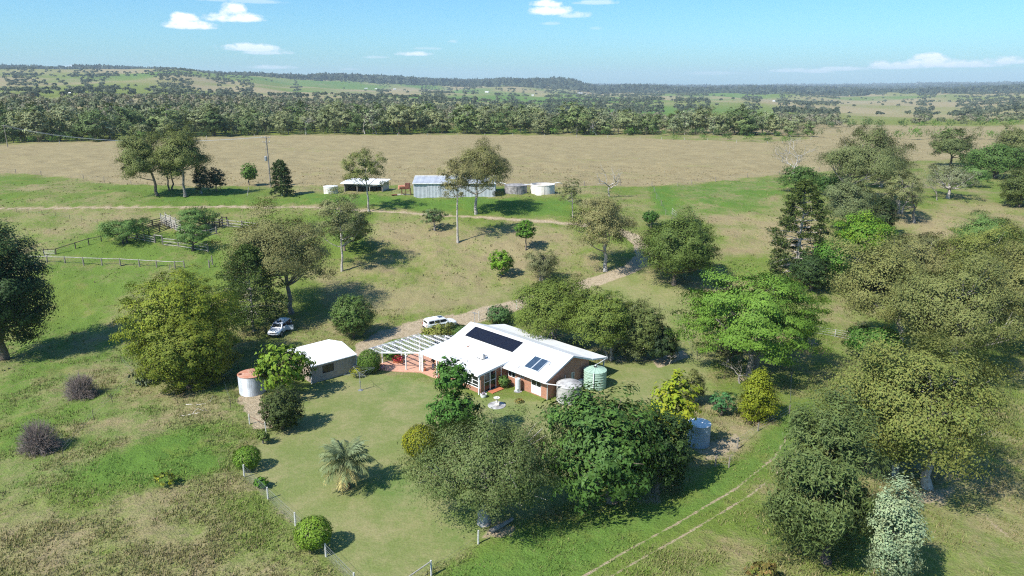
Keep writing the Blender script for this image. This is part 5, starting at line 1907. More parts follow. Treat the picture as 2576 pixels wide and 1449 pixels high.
    for y in (0, .95):
        for k in range(5):
            z = 1.35 + .38 * k
            q = MB()
            q.bar((-.1, y, z), (L, y, z - 1.15), .05, .16)
            q.build('rail', M['palewood'], r)
        for x in (0, L * .33, L * .66, L):
            q = MB()
            q.box((x, y + (.08 if y else -.08), 1.5 - x / L * .5), (.13, .13, 3.4 - x / L * 1.1))
            q.build('post', M['palewood'], r)
    # power pole
    p = ground(681, 471)
    mp = mper(p)
    H = 125 * mp * 1.0
    r = root('power_pole', p, 'tall grey timber power pole with crossarms and a transformer beside the dry paddock', 'power pole')
    q = MB()
    q.tube([(0, 0, -.5), (.03, 0, H * .5), (0, 0, H)], [.2, .17, .13], 9)
    q.build('pole', M['wood'], r)
    for z, w in ((H - .25, 2.3), (H - 1.45, 1.9)):
        q = MB()
        q.box((0, -.16, z), (w, .11, .12))
        q.bar((-w * .3, -.16, z), (0, -.14, z - .55), .04)
        q.bar((w * .3, -.16, z), (0, -.14, z - .55), .04)
        ca = q.build('crossarm', M['wood'], r)
        for x in (-w * .45, -w * .12, w * .45):
            q = MB()
            q.lathe([(.05, .06), (.09, .12), (.06, .18), (.07, .26), (.02, .28)], (x, -.16, z), 8)
            q.build('insulator', M['fascia'], ca)
    q = MB()
    q.lathe([(.02, 0), (.34, .05), (.36, .2), (.36, 1.15), (.3, 1.22), (.05, 1.25)], (-.55, -.1, H * .52), 14)
    q.build('transformer', M['steel'], r)
    q = MB()
    q.tube([(.0, -.2, H - 1.5), (-.4, -.3, H * .75), (-.45, -.1, H * .62)], .025, 5)
    q.tube([(.1, -.2, H * .55), (.15, -.2, 2.4)], .04, 5)
    q.build('conduit', M['steel'], r)
    q2 = ground(20, 372)
    top = Vector((p.x, p.y, p.z + H - .1))
    r = root('power_lines', top, 'thin power lines running from the timber pole to the tree belt at left', 'power line')
    for k in (-1, 0, 1):
        q = MB()
        e = Vector((q2.x, q2.y, q2.z + 9.5)) - top
        q.tube([Vector((k * 1.0, 0, 0)) + e * t + Vector((0, 0, -4 * 3.4 * t * (1 - t))) for t in np.linspace(0, 1, 14)], .016, 3, False)
        q.build('wire', M['steel'], r)
    r2 = root('power_pole', q2, 'distant power pole in front of the left tree belt', 'power pole')
    q = MB()
    q.tube([(0, 0, -.5), (0, 0, 9.8)], [.18, .12], 7)
    q.build('pole', M['wood'], r2)
    q = MB()
    q.box((0, 0, 9.5), (2.2, .12, .12))
    q.build('crossarm', M['wood'], r2)
    # fallen timber and edging
    for k, (px, py, L, an, lb) in enumerate(((452, 1048, 3.2, .25, 'long forked bleached branch lying on the left slope'), (470, 1020, 2.6, -.1, 'thin bleached branch above the forked one on the left slope'), (530, 1012, .9, 1.0, 'short pale stump piece near the corrugated tank'),
                                               (1232, 1341, 2.6, .75, 'grey log lying at the foot of the large grey-green tree'), (1140, 1278, 2.2, .9, 'bleached dead branch hanging low in the large grey-green tree'))):
        p = ground(px, py)
        rng = np.random.default_rng(k + 40)
        w = Wood()
        d = np.array([math.cos(an), math.sin(an), .03])
        z0 = .12 if k != 4 else 1.5
        P = np.array([d * L * t + rng.normal(size=3) * .06 + [0, 0, z0] for t in np.linspace(0, 1, 6)])
        r0 = (.08, .06, .14, .26, .09)[k]
        w.tube(P, np.linspace(r0, r0 * .55, 6), 7)
        if k in (0, 1, 4):
            for i in (2, 3, 4):
                w.tube(np.array([P[i], P[i] + d * .5 + rng.normal(size=3) * .35 + [0, 0, .15], P[i] + d * 1.0 + rng.normal(size=3) * .5 + [0, 0, .2]]), [r0 * .5, r0 * .35, r0 * .15], 5)
        o = link('fallen_branch' if k != 3 else 'log', w.mesh('branch', (.6, .56, .5) if k != 3 else (.3, .27, .24)), loc=p)
        setp(o, lb, 'branch' if k != 3 else 'log')


# ------------------------------------------------------------------ vehicles and people
def loft(mb, st, close=True):
    """st: list of (x, [(y, z) ring half from bottom centre to top centre])"""
    rings = []
    for x, half in st:
        ring = [(x, y, z) for y, z in half] + [(x, -y, z) for y, z in reversed(half)]
        rings.append(ring)
    n = len(rings[0])
    vs = [p for r in rings for p in r]
    fs = []
    for i in range(len(rings) - 1):
        for k in range(n):
            fs.append((i * n + k, (i + 1) * n + k, (i + 1) * n + (k + 1) % n, i * n + (k + 1) % n))
    fs.append(tuple(range(n)))
    fs.append(tuple(reversed([(len(rings) - 1) * n + k for k in range(n)])))
    mb.add(vs, fs)


def suv(name, loc, rz, label, paint, door_open=False, L=4.75, bull=False, rails=True):
    r = root(name, loc, label, 'car', rz=rz)
    h = L / 2
    b = MB()

    def sec(x, zb, wb, wbelt, zbelt, wtop, ztop):
        return (x, [(0, zb), (wb * .8, zb), (wb, zb + .1), (wbelt, (zb + zbelt) / 2), (wbelt, zbelt - .1), (wtop, ztop - .03), (wtop * .9, ztop), (0, ztop + .015)])
    loft(b, [sec(h, .5, .72, .76, .78, .68, .88), sec(h - .1, .4, .82, .86, .9, .76, 1.0), sec(h - .45, .36, .88, .925, 1.0, .8, 1.07), sec(h - 1.1, .34, .9, .94, 1.04, .83, 1.13), sec(h - 1.35, .34, .9, .94, 1.06, .85, 1.16),
             sec(0, .34, .9, .94, 1.1, .88, 1.18), sec(-h + .7, .34, .9, .94, 1.12, .88, 1.2), sec(-h + .12, .4, .88, .92, 1.12, .86, 1.2), sec(-h, .5, .84, .88, 1.1, .8, 1.15)])
    loft(b, [(h - 1.3, [(0, 1.12), (.86, 1.12), (.86, 1.15), (.85, 1.16), (.84, 1.165), (.83, 1.17), (.8, 1.175), (0, 1.18)]), (h - 1.72, [(0, 1.12), (.88, 1.12), (.875, 1.2), (.83, 1.4), (.79, 1.55), (.77, 1.62), (.72, 1.66), (0, 1.67)]),
             (h - 2.05, [(0, 1.12), (.88, 1.12), (.875, 1.2), (.82, 1.45), (.76, 1.66), (.73, 1.74), (.68, 1.78), (0, 1.8)]), (-.6, [(0, 1.12), (.88, 1.12), (.875, 1.2), (.82, 1.45), (.75, 1.7), (.73, 1.78), (.68, 1.82), (0, 1.85)]),
             (-h + .45, [(0, 1.12), (.88, 1.12), (.875, 1.2), (.82, 1.45), (.75, 1.66), (.72, 1.74), (.67, 1.78), (0, 1.8)]), (-h + .1, [(0, 1.12), (.86, 1.12), (.855, 1.2), (.81, 1.4), (.74, 1.55), (.71, 1.6), (.66, 1.62), (0, 1.63)])])
    b.build('body', paint, r)

    def pane(nm, pts):
        q = MB()
        q.poly(pts)
        return q.build(nm, M['glass'], r)
    e = .012
    pane('windscreen', [(h - 1.375, .72, 1.29), (h - 1.375, -.72, 1.29), (h - 1.70, -.68, 1.675), (h - 1.70, .68, 1.675)])
    for s in (-1, 1):
        for x0, x1 in ((h - 2.75, h - 1.75), (h - 3.62, h - 2.83), (-h + .35, h - 3.7)):
            sl = .05 if x1 > h - 1.8 else 0
            pane('side_window', [(x0, s * (.868 + e), 1.24), (x1 + sl * 3, s * (.868 + e), 1.24), (x1 - sl * 2, s * (.772 + e), 1.62), (x0, s * (.772 + e), 1.62)])
    pane('rear_window', [(-h + .08 - e, .66, 1.26), (-h + .08 - e, -.66, 1.26), (-h + .1 - e, -.62, 1.55), (-h + .1 - e, .62, 1.55)])
    q = MB()
    q.add([(h - 2.05, .38, 1.812), (h - 2.05, -.38, 1.812), (h - 2.75, -.38, 1.842), (h - 2.75, .38, 1.842)], [(0, 1, 2, 3)])
    q.build('sunroof', M['glass'], r)
    for x in (h - .93, -h + .98):
        for s in (-1, 1):
            q = MB()
            q.tube([(x, s * .7, .38), (x, s * .945, .38)], .385, 20)
            wo_ = q.build('wheel', M['black'], r)
            q = MB()
            q.tube([(x, s * .94, .38), (x, s * .955, .38)], .23, 14)
            q.build('rim', M['steel'], wo_)
            q = MB()
            pts = [(x + .47 * math.cos(a), s * .948, .38 + .47 * math.sin(a)) for a in np.linspace(-.25, math.pi + .25, 12)]
            q.poly(pts)
            q.build('wheel_arch', M['black'], r)
    q = MB()
    q.box((h + .0, 0, .78), (.05, .8, .2))
    q.build('grille', M['black'], r)
    q = MB()
    for k in range(3):
        q.box((h + .03, 0, .72 + .06 * k), (.02, .74, .02))
    q.build('grille_bar', M['steel'], r)
    for s in (-1, 1):
        q = MB()
        q.add([(h + .012, s * .44, .72), (h - .11, s * .8, .74), (h - .13, s * .8, .9), (h - .01, s * .44, .88)], [(0, 1, 2, 3)])
        q.box((h - .05, s * .6, .8), (.1, .3, .14))
        q.build('headlight', M['lamp'], r)
        q = MB()
        q.box((-h - .005, s * .78, 1.0), (.06, .16, .34))
        q.build('tail_light', M['redlamp'], r)
        q = MB()
        q.box((h - 1.72, s * 1.03, 1.2), (.12, .2, .16))
        q.build('mirror', paint, r)
        if rails:
            q = MB()
            q.tube([(h - 2.1, s * .66, 1.8), (h - 2.25, s * .66, 1.87), (-h + .6, s * .66, 1.87), (-h + .45, s * .66, 1.78)], .022, 6)
            q.build('roof_rail', M['steel'], r)
    q = MB()
    q.box((h + .03, 0, .5), (.1, 1.5, .2))
    q.build('bumper', M['black'], r)
    q = MB()
    q.box((-h - .02, 0, .52), (.1, 1.6, .22))
    q.build('bumper', M['black'], r)
    q = MB()
    q.box((h + .085, 0, .52), (.012, .38, .11))
    q.build('number_plate', M['white'], r)
    if bull:
        q = MB()
        q.tube([(h + .05, -.62, .45), (h + .16, -.5, .62), (h + .16, .5, .62), (h + .05, .62, .45)], .045, 8)
        q.build('nudge_bar', M['steel'], r)
    if door_open:
        s = 1
        q = MB()
        x0 = h - 2.8
        dd = Vector((-.35, s * .95, 0)).normalized()
        a = Vector((x0 - .0, s * .94, 0))
        bq = a + dd * .95
        q.add([a + Vector((0, 0, .42)), bq + Vector((0, 0, .45)), bq + Vector((0, 0, 1.16)), a + Vector((0, 0, 1.14)),
               a + Vector((.06, 0, .42)), bq + Vector((.06, 0, .45)), bq + Vector((.06, 0, 1.16)), a + Vector((.06, 0, 1.14))],
              [(0, 1, 2, 3), (7, 6, 5, 4), (0, 4, 5, 1), (1, 5, 6, 2), (2, 6, 7, 3), (3, 7, 4, 0)])
        do = q.build('door', paint, r, label='rear door standing open')
        q = MB()
        q.poly([a + Vector((.03, 0, 1.16)), bq + Vector((.03, 0, 1.18)), bq + Vector((.03, 0, 1.58)) - dd * .15, a + Vector((.03, 0, 1.62))])
        q.build('door_window', M['glass'], do)
    return r


def person(loc, rz, label, top, legs, arm='down', h=1.74, hat=None):
    """one continuous skinned body with clothing and hair as children"""
    k = h / 1.75
    r = root('person', loc, label, 'person', rz=rz)

    def skin(name, V, E, R, mat, root_i=0, sub=1):
        me = bpy.data.meshes.new(name)
        me.from_pydata([(x * k, y * k, z * k) for x, y, z in V], E, [])
        me.materials.append(mat)
        o = link(name, me, r)
        md = o.modifiers.new('skin', 'SKIN')
        md.use_smooth_shade = True
        for i, sv in enumerate(me.skin_vertices[0].data):
            a = R[i]
            sv.radius = (a * k, a * k) if not isinstance(a, tuple) else (a[0] * k, a[1] * k)
            sv.use_root = i == root_i
        sm = o.modifiers.new('sub', 'SUBSURF')
        sm.levels = sm.render_levels = sub
        return o
    hip, sh = .97, 1.44
    hand = {'down': ((.30, .02, .82), (.27, -.03, 1.12)), 'front': ((.1, .3, 1.12), (.27, .06, 1.15))}[arm]
    V = [(0, 0, hip), (0, -.01, 1.15), (0, 0, 1.33), (0, 0, sh), (0, .01, 1.52), (0, .03, 1.6), (0, .03, 1.68), (0, .03, 1.74)]
    R = [(.15, .11), (.13, .1), (.16, .11), (.12, .08), .055, (.08, .09), (.085, .1), (.06, .07)]
    E = [(i, i + 1) for i in range(7)]
    for s in (-1, 1):
        b = len(V)
        V += [(s * .1, 0, hip - .1), (s * .11, .02, .52), (s * .11, -.02, .1), (s * .11, .12, .04)]
        R += [.095, .062, .045, .04]
        E += [(0, b), (b, b + 1), (b + 1, b + 2), (b + 2, b + 3)]
        b = len(V)
        hx, hy, hz = hand[0]
        ex, ey, ez = hand[1]
        V += [(s * .19, 0, sh), (s * ex, ey, ez), (s * hx, hy, hz), (s * hx, hy + .02, hz - .07)]
        R += [.062, .043, .03, (.036, .02)]
        E += [(3, b), (b, b + 1), (b + 1, b + 2), (b + 2, b + 3)]
        for f, (ox, ln) in enumerate(((-.028, .07), (-.01, .085), (.01, .08), (.027, .062))):
            c = len(V)
            V += [(s * hx + ox, hy + .035, hz - .11), (s * hx + ox, hy + .05, hz - .11 - ln)]
            R += [.0095, .008]
            E += [(b + 3, c), (c, c + 1)]
        c = len(V)
        V += [(s * (hx - .045), hy + .04, hz - .06), (s * (hx - .05), hy + .07, hz - .1)]
        R += [.011, .009]
        E += [(b + 2, c), (c, c + 1)]
    skin('body', V, E, R, M['skin'])
    Vt = [(0, 0, hip - .02), (0, -.01, 1.15), (0, 0, 1.33), (0, 0, sh + .02)]
    Rt = [(.165, .125), (.15, .118), (.178, .128), (.13, .09)]
    Et = [(0, 1), (1, 2), (2, 3)]
    for s in (-1, 1):
        b = len(Vt)
        ex, ey, ez = hand[1]
        hx, hy, hz = hand[0]
        Vt += [(s * .19, 0, sh), (s * ex, ey, ez), (s * (ex * .4 + hx * .6), ey * .4 + hy * .6, ez * .4 + hz * .6)]
        Rt += [.075, .056, .045]
        Et += [(3, b), (b, b + 1), (b + 1, b + 2)]
    skin('shirt', Vt, Et, Rt, top)
    Vl = [(0, 0, hip + .03)]
    Rl = [(.165, .125)]
    El = []
    for s in (-1, 1):
        b = len(Vl)
        Vl += [(s * .1, 0, hip - .12), (s * .11, .02, .52), (s * .11, -.015, .13)]
        Rl += [.108, .076, .064]
        El += [(0, b), (b, b + 1), (b + 1, b + 2)]
    skin('trousers', Vl, El, Rl, legs)
    for s in (-1, 1):
        q = MB()
        q.box((s * .11 * k, .05 * k, .045), (.1 * k, .28 * k, .09))
        q.build('shoe', M['black'], r)
    q = MB()
    q.lathe([(.095, 1.64), (.108, 1.69), (.1, 1.755), (.06, 1.79), (.01, 1.8)], (0, .015, 0), 12)
    o = q.build('hair', M['hair'], r, smooth=True)
    o.scale = (k, k, k)
    q = MB()
    q.lathe([(.012, -.012), (.02, 0), (.012, .02)], (0, .135, 1.635), 6)
    for s in (-1, 1):
        q.lathe([(.012, -.025), (.02, 0), (.012, .03)], (s * .088, .03, 1.65), 6)
    o = q.build('nose_and_ears', M['skin'], r, smooth=True)
    o.scale = (k, k, k)
    q = MB()
    for s in (-1, 1):
        q.box((s * .033, .122, 1.665), (.022, .01, .01))
    q.box((0, .124, 1.59), (.045, .008, .01))
    o = q.build('eyes_and_mouth', M['hair'], r)
    o.scale = (k, k, k)
    return r


fences()


def gz(x, y, dz=0.0):
    return (x, y, float(zf(x, y)) + dz)


suv('parked_car', ground(705, 838) + Vector((0, 0, .02)), math.radians(-97), 'silver-white four wheel drive with its rear side door open in tree shade', M['carsilver_shaded'], True, 4.8, True)
suv('parked_car', ground(1107, 826) + Vector((0, 0, .02)), math.radians(30), 'white four wheel drive parked on the dirt drive behind the pergola', M['carwhite'], False, 4.9, False, False)
person(hw(-17.0, -2.95, .085), math.radians(150), 'person in dark top and blue jeans standing on the brick patio beside a pot', M['darkcloth'], M['denim'], 'front')
person(hw(-15.9, -3.2, .085), math.radians(100), 'person in black top and jeans under the roof edge nearest the green tree', M['darkcloth'], M['denim'], 'down', 1.68)
person(ground(690, 824), math.radians(-60), 'person in a grey shirt standing on the far side of the silver car', M['khaki'], M['denim'], 'front', 1.75)
# ------------------------------------------------------------------ trees and shrubs that can be told apart
T = tree
# left of the picture
T('dense', (10, 905), (-120, 120, 574, 896), 'huge dark evergreen tree cut off by the left edge of the view', 'shade_tree', k=1.3, cols=[(.035, .06, .022), (.05, .075, .028), (.028, .045, .018)], tr=.6)
T('yellowdome', (455, 930), (298, 606, 686, 930), 'broad dome of yellow-green leaves left of the garage', 'shade_tree', k=1.15, tr=.45)
T('yellowdome', (478, 972), (352, 596, 802, 972), 'lower darker yellow-green tree in front of the broad dome', 'shade_tree', k=1.15, tr=.35, cols=[(.12, .135, .02), (.09, .11, .02), (.15, .15, .022)])
whorl_tree((640, 835), (553, 742, 618, 800), 'young pine with pale straight trunk and dark tufted limbs by the silver car', levels=13, seed=8, tr=.2, tipsize=.3, leafcol=((.045, .08, .02), (.085, .125, .025)), bare=.3, k=2.4)
T('browngum', (735, 790), (548, 826, 520, 770), 'large brownish gum tree with a spreading crown behind the young pine', 'gum_tree', k=1.35, tr=.4, bark='grey')
T('sparse', (861, 683), (785, 934, 474, 640), 'slender gum with a white trunk and thin crown left of the middle', 'gum_tree', tr=.22, k=1.2)
T('bright', (868, 632), (836, 932, 545, 622), 'small dark leafy tree behind the slender white gum', cols=[(.06, .09, .025), (.08, .11, .03), (.045, .065, .02)], k=.8)
T('gum', (396, 492), (288, 425, 332, 478), 'leaning olive gum at the left of the three paddock gums', 'gum_tree', lean=(-18, 0), bark='brown', k=1.25, tr=.36, cols=[(.14, .15, .055), (.115, .125, .05), (.16, .16, .065)])
T('gum', (430, 480), (398, 462, 372, 474), 'middle gum of the three paddock gums with paired dark trunks', 'gum_tree', stems=2, bark='brown', k=1.1, tr=.3)
T('gum', (466, 494), (398, 517, 317, 470), 'tallest olive gum at the right of the three paddock gums', 'gum_tree', bark='grey', k=1.3, tr=.34, cols=[(.14, .15, .055), (.12, .13, .05), (.17, .165, .065)])
T('dense', (507, 488), (484, 530, 418, 484), 'small blackish tree with pale trunk right of the three gums', cols=[(.045, .05, .03), (.06, .065, .04)], k=.8, bark='pale')
T('dense', (545, 482), (522, 566, 422, 478), 'small dark rounded tree beside the blackish tree', cols=[(.05, .06, .03), (.065, .075, .04)], k=.8)
T('ball', (627, 468), (606, 649, 411, 455), 'small round green tree left of the power pole', k=.8, cols=[(.075, .13, .03), (.095, .15, .035)])
whorl_tree((711, 494), (679, 742, 409, 482), 'small dark pine with drooping tufted limbs right of the power pole', levels=8, seed=9, tr=.2, tipsize=.5, leafcol=((.035, .06, .02), (.06, .09, .025)), bare=.45, k=.8)
T('sparse', (928, 532), (858, 974, 376, 480), 'slim gum with a thin white trunk before the open shed', 'gum_tree', tr=.22, k=1.25, cols=[(.19, .18, .07), (.16, .16, .06), (.13, .135, .06)])
T('browngum', (1198, 538), (1134, 1279, 358, 505), 'big brown-leaved gum with white trunk before the long shed', 'gum_tree', k=1.25, tr=.32)
T('sparse', (1152, 612), (1104, 1200, 392, 520), 'tall thin gum with long bare white trunk left of the big shed gum', 'gum_tree', tr=.22, k=1.1, cols=[(.2, .165, .085), (.17, .145, .075)])
T('wisp', (1094, 578), (1062, 1126, 524, 568), 'small spreading blue-green tree below the farm track', k=.9, cols=[(.08, .115, .05), (.1, .13, .06)], bark='grey')
T('bright', (1323, 628), (1298, 1347, 553, 612), 'small bright green tree standing alone in the middle of the slope', k=.9)
T('lime', (1262, 697), (1229, 1291, 629, 690), 'small lime green bushy tree above the dirt drive', cols=[(.12, .21, .02), (.09, .16, .02), (.15, .22, .025)])
T('scrub', (1363, 707), (1324, 1406, 630, 702), 'thin grey scrubby tree right of the lime green tree', stems=3, k=1.3)
T('browngum', (1523, 682), (1437, 1602, 494, 650), 'brown gum with a stout white trunk beside the bend of the drive', 'gum_tree', tr=.36, k=1.1, cols=[(.2, .155, .085), (.22, .175, .1), (.15, .13, .065)])
T('sparse', (1440, 549), (1404, 1466, 446, 525), 'very thin leaning gum sapling above the end of the track', 'gum_tree', tr=.14, k=.8)
dead_tree((1533, 496), 400, 'dead white tree with bare twisted limbs at the paddock edge', seed=14, tr=.34, levels=4, spread=1.0, fork=.3, xs=.62)
T('ball', (1638, 572), (1617, 1658, 530, 562), 'small vine covered dark green tree on a stout stem', cols=[(.04, .085, .02), (.055, .11, .025)], k=.9)
T('mango', (1695, 716), (1618, 1806, 540, 712), 'big dense round tree right of the bend in the drive', 'shade_tree', k=1.2, tr=.4, cols=[(.085, .11, .028), (.105, .13, .034), (.06, .085, .024)])
dead_tree((1994, 446), 338, 'wide half-dead gum with white limbs beside the dry paddock', seed=31, tr=.42, levels=5, spread=1.05, leaf=(900, .07, 'gum'), fork=.3)
T('gum', (2110, 520), (2068, 2296, 322, 500), 'very large olive gum rising at the right edge of the dry paddock', 'gum_tree', k=1.5, tr=.6, bark='grey', cols=[(.13, .14, .065), (.15, .15, .075), (.105, .115, .055)])
T('gum', (2150, 590), (2062, 2210, 452, 580), 'grey-green gum in front of the very large olive gum', 'gum_tree', k=1.3, bark='grey', cols=[(.13, .14, .075), (.11, .12, .06)])
T('sparse', (2300, 560), (2215, 2330, 430, 540), 'thin olive tree around the dead white trunks', 'gum_tree', k=1.1, bark='grey')
dead_tree((2262, 536), 440, 'dead white trunk standing upright right of the large gums', seed=5, tr=.4, levels=2, spread=.5, fork=.6)
dead_tree((2268, 537), 452, 'leaning dead white trunk beside the upright dead one', seed=7, tr=.3, levels=2, spread=.6, fork=.55)
whorl_tree((2003, 690), (1912, 2084, 456, 690), 'tall bunya pine with layered pale limbs and dark tufted ends', levels=15, seed=21, tr=.42, tipsize=.42, leafcol=((.04, .065, .02), (.1, .13, .025)), dome=.3, bare=.58, k=1.6, droop=.25)
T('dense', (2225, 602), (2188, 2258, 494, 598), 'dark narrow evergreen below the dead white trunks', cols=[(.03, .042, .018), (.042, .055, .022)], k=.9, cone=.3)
T('bright', (2165, 660), (2098, 2248, 538, 655), 'lush bright green tree with yellow tips right of the bunya pine', 'shade_tree', cols=[(.085, .17, .022), (.17, .22, .025), (.06, .13, .02)], k=1.1)
T('bright', (2095, 715), (2040, 2150, 600, 712), 'lush green tree filling the gap behind the feathery tree', 'shade_tree', cols=[(.06, .13, .022), (.085, .165, .025), (.045, .09, .02)], k=1.0)
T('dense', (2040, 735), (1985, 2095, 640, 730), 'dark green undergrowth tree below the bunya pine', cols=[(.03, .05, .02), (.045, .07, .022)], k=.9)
T('feather', (1893, 945), (1716, 2094, 684, 925), 'wide feathery bright green tree right of the homestead', 'shade_tree', k=1.3, tr=.5, stems=2)
T('scrub', (1830, 915), (1800, 1868, 850, 912), 'grey-green scrubby tree under the left of the feathery tree', k=1.3)
dead_tree((1862, 965), 895, 'small bare grey tree beneath the feathery tree', seed=15, tr=.14, levels=4, bark='grey', spread=1.0)
T('bright', (2030, 870), (1985, 2052, 800, 862), 'small green tree beside the long mesh gate', cols=[(.06, .1, .03), (.08, .12, .035)], k=.8)
T('browngum', (2262, 885), (2092, 2335, 598, 850), 'tall brown gum with forked pale trunk behind the front gum', 'gum_tree', k=1.4, tr=.42, cols=[(.17, .15, .065), (.14, .135, .055), (.2, .17, .08)])
T('olive', (2400, 960), (2236, 2580, 640, 930), 'huge olive brown gum filling the right side of the view', 'gum_tree', k=1.35, tr=.55, cols=[(.155, .145, .062), (.125, .125, .052), (.185, .165, .078)])
T('olive', (2590, 900), (2450, 2720, 600, 860), 'brown gum cut off by the right edge of the view', 'gum_tree', k=1.1, tr=.5, cols=[(.18, .155, .07), (.15, .135, .06)])
T('olive', (2334, 1228), (2075, 2560, 852, 1185), 'great front gum with a massive white trunk', 'gum_tree', k=1.25, tr=.4, cols=[(.145, .145, .048), (.115, .125, .042), (.19, .165, .06)], fork=.45)
T('olive', (2252, 1195), (2120, 2330, 960, 1165), 'second front gum with a thinner forked white trunk', 'gum_tree', k=1.0, tr=.2, stems=2, cols=[(.15, .15, .045), (.18, .17, .05)])
T('olive', (2490, 790), (2372, 2610, 560, 770), 'tall olive gum behind the huge brown gum at the right edge', 'gum_tree', k=1.2, tr=.34)
T('browngum', (2330, 765), (2215, 2440, 596, 740), 'wide brown gum between the bunya pine and the right edge', 'gum_tree', k=1.3, tr=.32)
T('bright', (2195, 905), (2130, 2280, 820, 900), 'fresh green understorey tree below the forked brown gum', 'understorey_tree', k=1.0, cols=[(.055, .12, .025), (.08, .15, .03), (.04, .08, .02)])
T('bright', (2290, 800), (2240, 2345, 740, 815), 'fresh green vine tangle beside the forked brown gum', 'vine_tangle', cat='climber', k=1.0, trunk=False, cols=[(.06, .13, .025), (.085, .16, .03)])
T('gum', (2215, 470), (2160, 2300, 395, 470), 'low grey gum behind the upright dead trunk', 'gum_tree', k=1.2)
T('wisp', (2440, 470), (2390, 2500, 420, 468), 'pale green bush behind the low spreading grey tree', 'bush', cat='bush', k=1.2, trunk=False)
T('scrub', (2330, 640), (2290, 2390, 590, 636), 'brownish scrubby bush below the dead trunks', 'bush', cat='bush', k=1.6, trunk=False)
T('needle', (2080, 1420), (1936, 2216, 1008, 1420), 'dark fine-needled tree in front of the great gum', 'she_oak_tree', k=1.25, tr=.35, cone=.35)
T('silver', (2240, 1500), (2178, 2332, 1208, 1500), 'silver leaved sapling at the lower right', 'silver_gum', k=1.25, tr=.1, cone=.25)
T('sparse', (2385, 500), (2326, 2472, 414, 482), 'low spreading grey tree with a pale trunk on the right slope', 'gum_tree', k=1.2, tr=.4, cols=[(.19, .18, .14), (.16, .16, .11), (.13, .13, .07)], depth=1.0)
dead_tree((2358, 505), 425, 'thin bare grey tree left of the low spreading tree', seed=18, tr=.16, levels=4, bark='grey')
T('gum', (2392, 418), (2338, 2452, 328, 412), 'dark olive gum below the far right bushes', 'gum_tree', k=1.2, bark='dark', cols=[(.085, .1, .045), (.11, .12, .055)])
T('bright', (2505, 448), (2425, 2600, 365, 446), 'mid green spreading tree near the right edge above the slope', 'shade_tree', cols=[(.07, .115, .035), (.09, .135, .04), (.05, .08, .03)], k=1.1)
T('gum', (2550, 405), (2500, 2620, 318, 400), 'grey-green gum at the upper right edge', 'gum_tree', k=1.1)
T('dense', (2565, 520), (2512, 2640, 420, 520), 'dark olive round tree at the right edge', cols=[(.06, .075, .025), (.08, .09, .03)], k=.9)
T('wisp', (2470, 655), (2384, 2560, 540, 652), 'wide low blue-green bush on the right slope', 'bush', cat='bush', k=1.3, stems=3)
T('wisp', (2580, 680), (2515, 2680, 560, 676), 'blue-green bush cut off by the right edge', 'bush', cat='bush', k=1.1, stems=3)
T('bright', (2010, 482), (1960, 2070, 418, 480), 'green bushes below the half-dead gum', 'bush', cat='bush', cols=[(.055, .095, .03), (.08, .12, .035)], k=.8, trunk=False)
T('dense', (2090, 492), (2050, 2135, 438, 490), 'dark bush at the foot of the very large olive gum', 'bush', cat='bush', k=.8, trunk=False)
# around the house
T('paper', (1390, 872), (1300, 1482, 700, 868), 'broad yellow-green tree directly behind the white roof', 'shade_tree', k=1.2, stems=3, tr=.3)
T('paper', (1535, 905), (1437, 1598, 728, 890), 'yellow-green tree with several pale trunks behind the roof end', 'shade_tree', k=1.2, stems=3, tr=.28)
T('paper', (1600, 905), (1548, 1672, 762, 900), 'greyer green tree at the right of the pair behind the roof', 'shade_tree', k=1.1, tr=.22, cols=[(.105, .12, .042), (.125, .135, .05), (.08, .095, .035)])
T('dense', (1662, 908), (1606, 1716, 818, 906), 'blackish green dense shrub at the end of the rear lawn', 'bush', cat='bush', cols=[(.025, .04, .018), (.035, .052, .02)], k=.9, trunk=False)
T('scrub', (1575, 905), (1540, 1640, 850, 905), 'low grey-green bush under the trees behind the roof', 'bush', cat='bush', k=1.4, trunk=False, cols=[(.07, .08, .035), (.095, .1, .045)])
dead_tree((1685, 915), 872, 'small bare pale shrub in the bed by the rear lawn', name='bare_shrub', cat='shrub', seed=22, tr=.06, levels=4, spread=1.2, fork=.25)
T('ball', (1250, 816), (1225, 1291, 768, 814), 'small blue-green rounded shrub left of the trees behind the roof', 'shrub', cat='shrub', k=.9, cols=[(.06, .11, .045), (.08, .13, .05)])
T('wisp', (1100, 868), (1062, 1140, 812, 862), 'yellow-green creeper growing over the back of the pergola', 'climbing_plant', cat='climber', k=1.5, cols=[(.2, .2, .04), (.12, .15, .035), (.24, .2, .08)])
T('clipped', (1150, 860), (1125, 1195, 818, 858), 'dark low hedge between the white car and the roof', 'shrub', cat='shrub', k=.9, trunk=False, cols=[(.05, .09, .025), (.07, .11, .03)])
T('ball', (889, 850), (835, 939, 744, 842), 'round leafy tree on a single trunk between the garage and the dirt drive', 'shade_tree', k=1.15, tr=.16, cols=[(.06, .11, .025), (.085, .13, .035), (.11, .125, .055)])
T('lime', (706, 1000), (640, 780, 864, 990), 'bright large leaved tree overhanging the garage corner', 'shade_tree', k=1.0, stems=2, cols=[(.12, .18, .022), (.16, .205, .024), (.085, .13, .02)], size=.42)
T('ball', (710, 1080), (655, 764, 974, 1080), 'dark olive round shrub below the garage corner', 'shrub', cat='shrub', k=1.0, cols=[(.05, .065, .022), (.07, .08, .028), (.035, .045, .018)], trunk=True)
T('bright', (1140, 1112), (1094, 1185, 900, 1010), 'upper crown of the slim dark green tree before the sunroom', 'citrus_tree', k=1.0, tr=.1, cols=[(.05, .115, .022), (.07, .145, .028), (.04, .08, .02)])
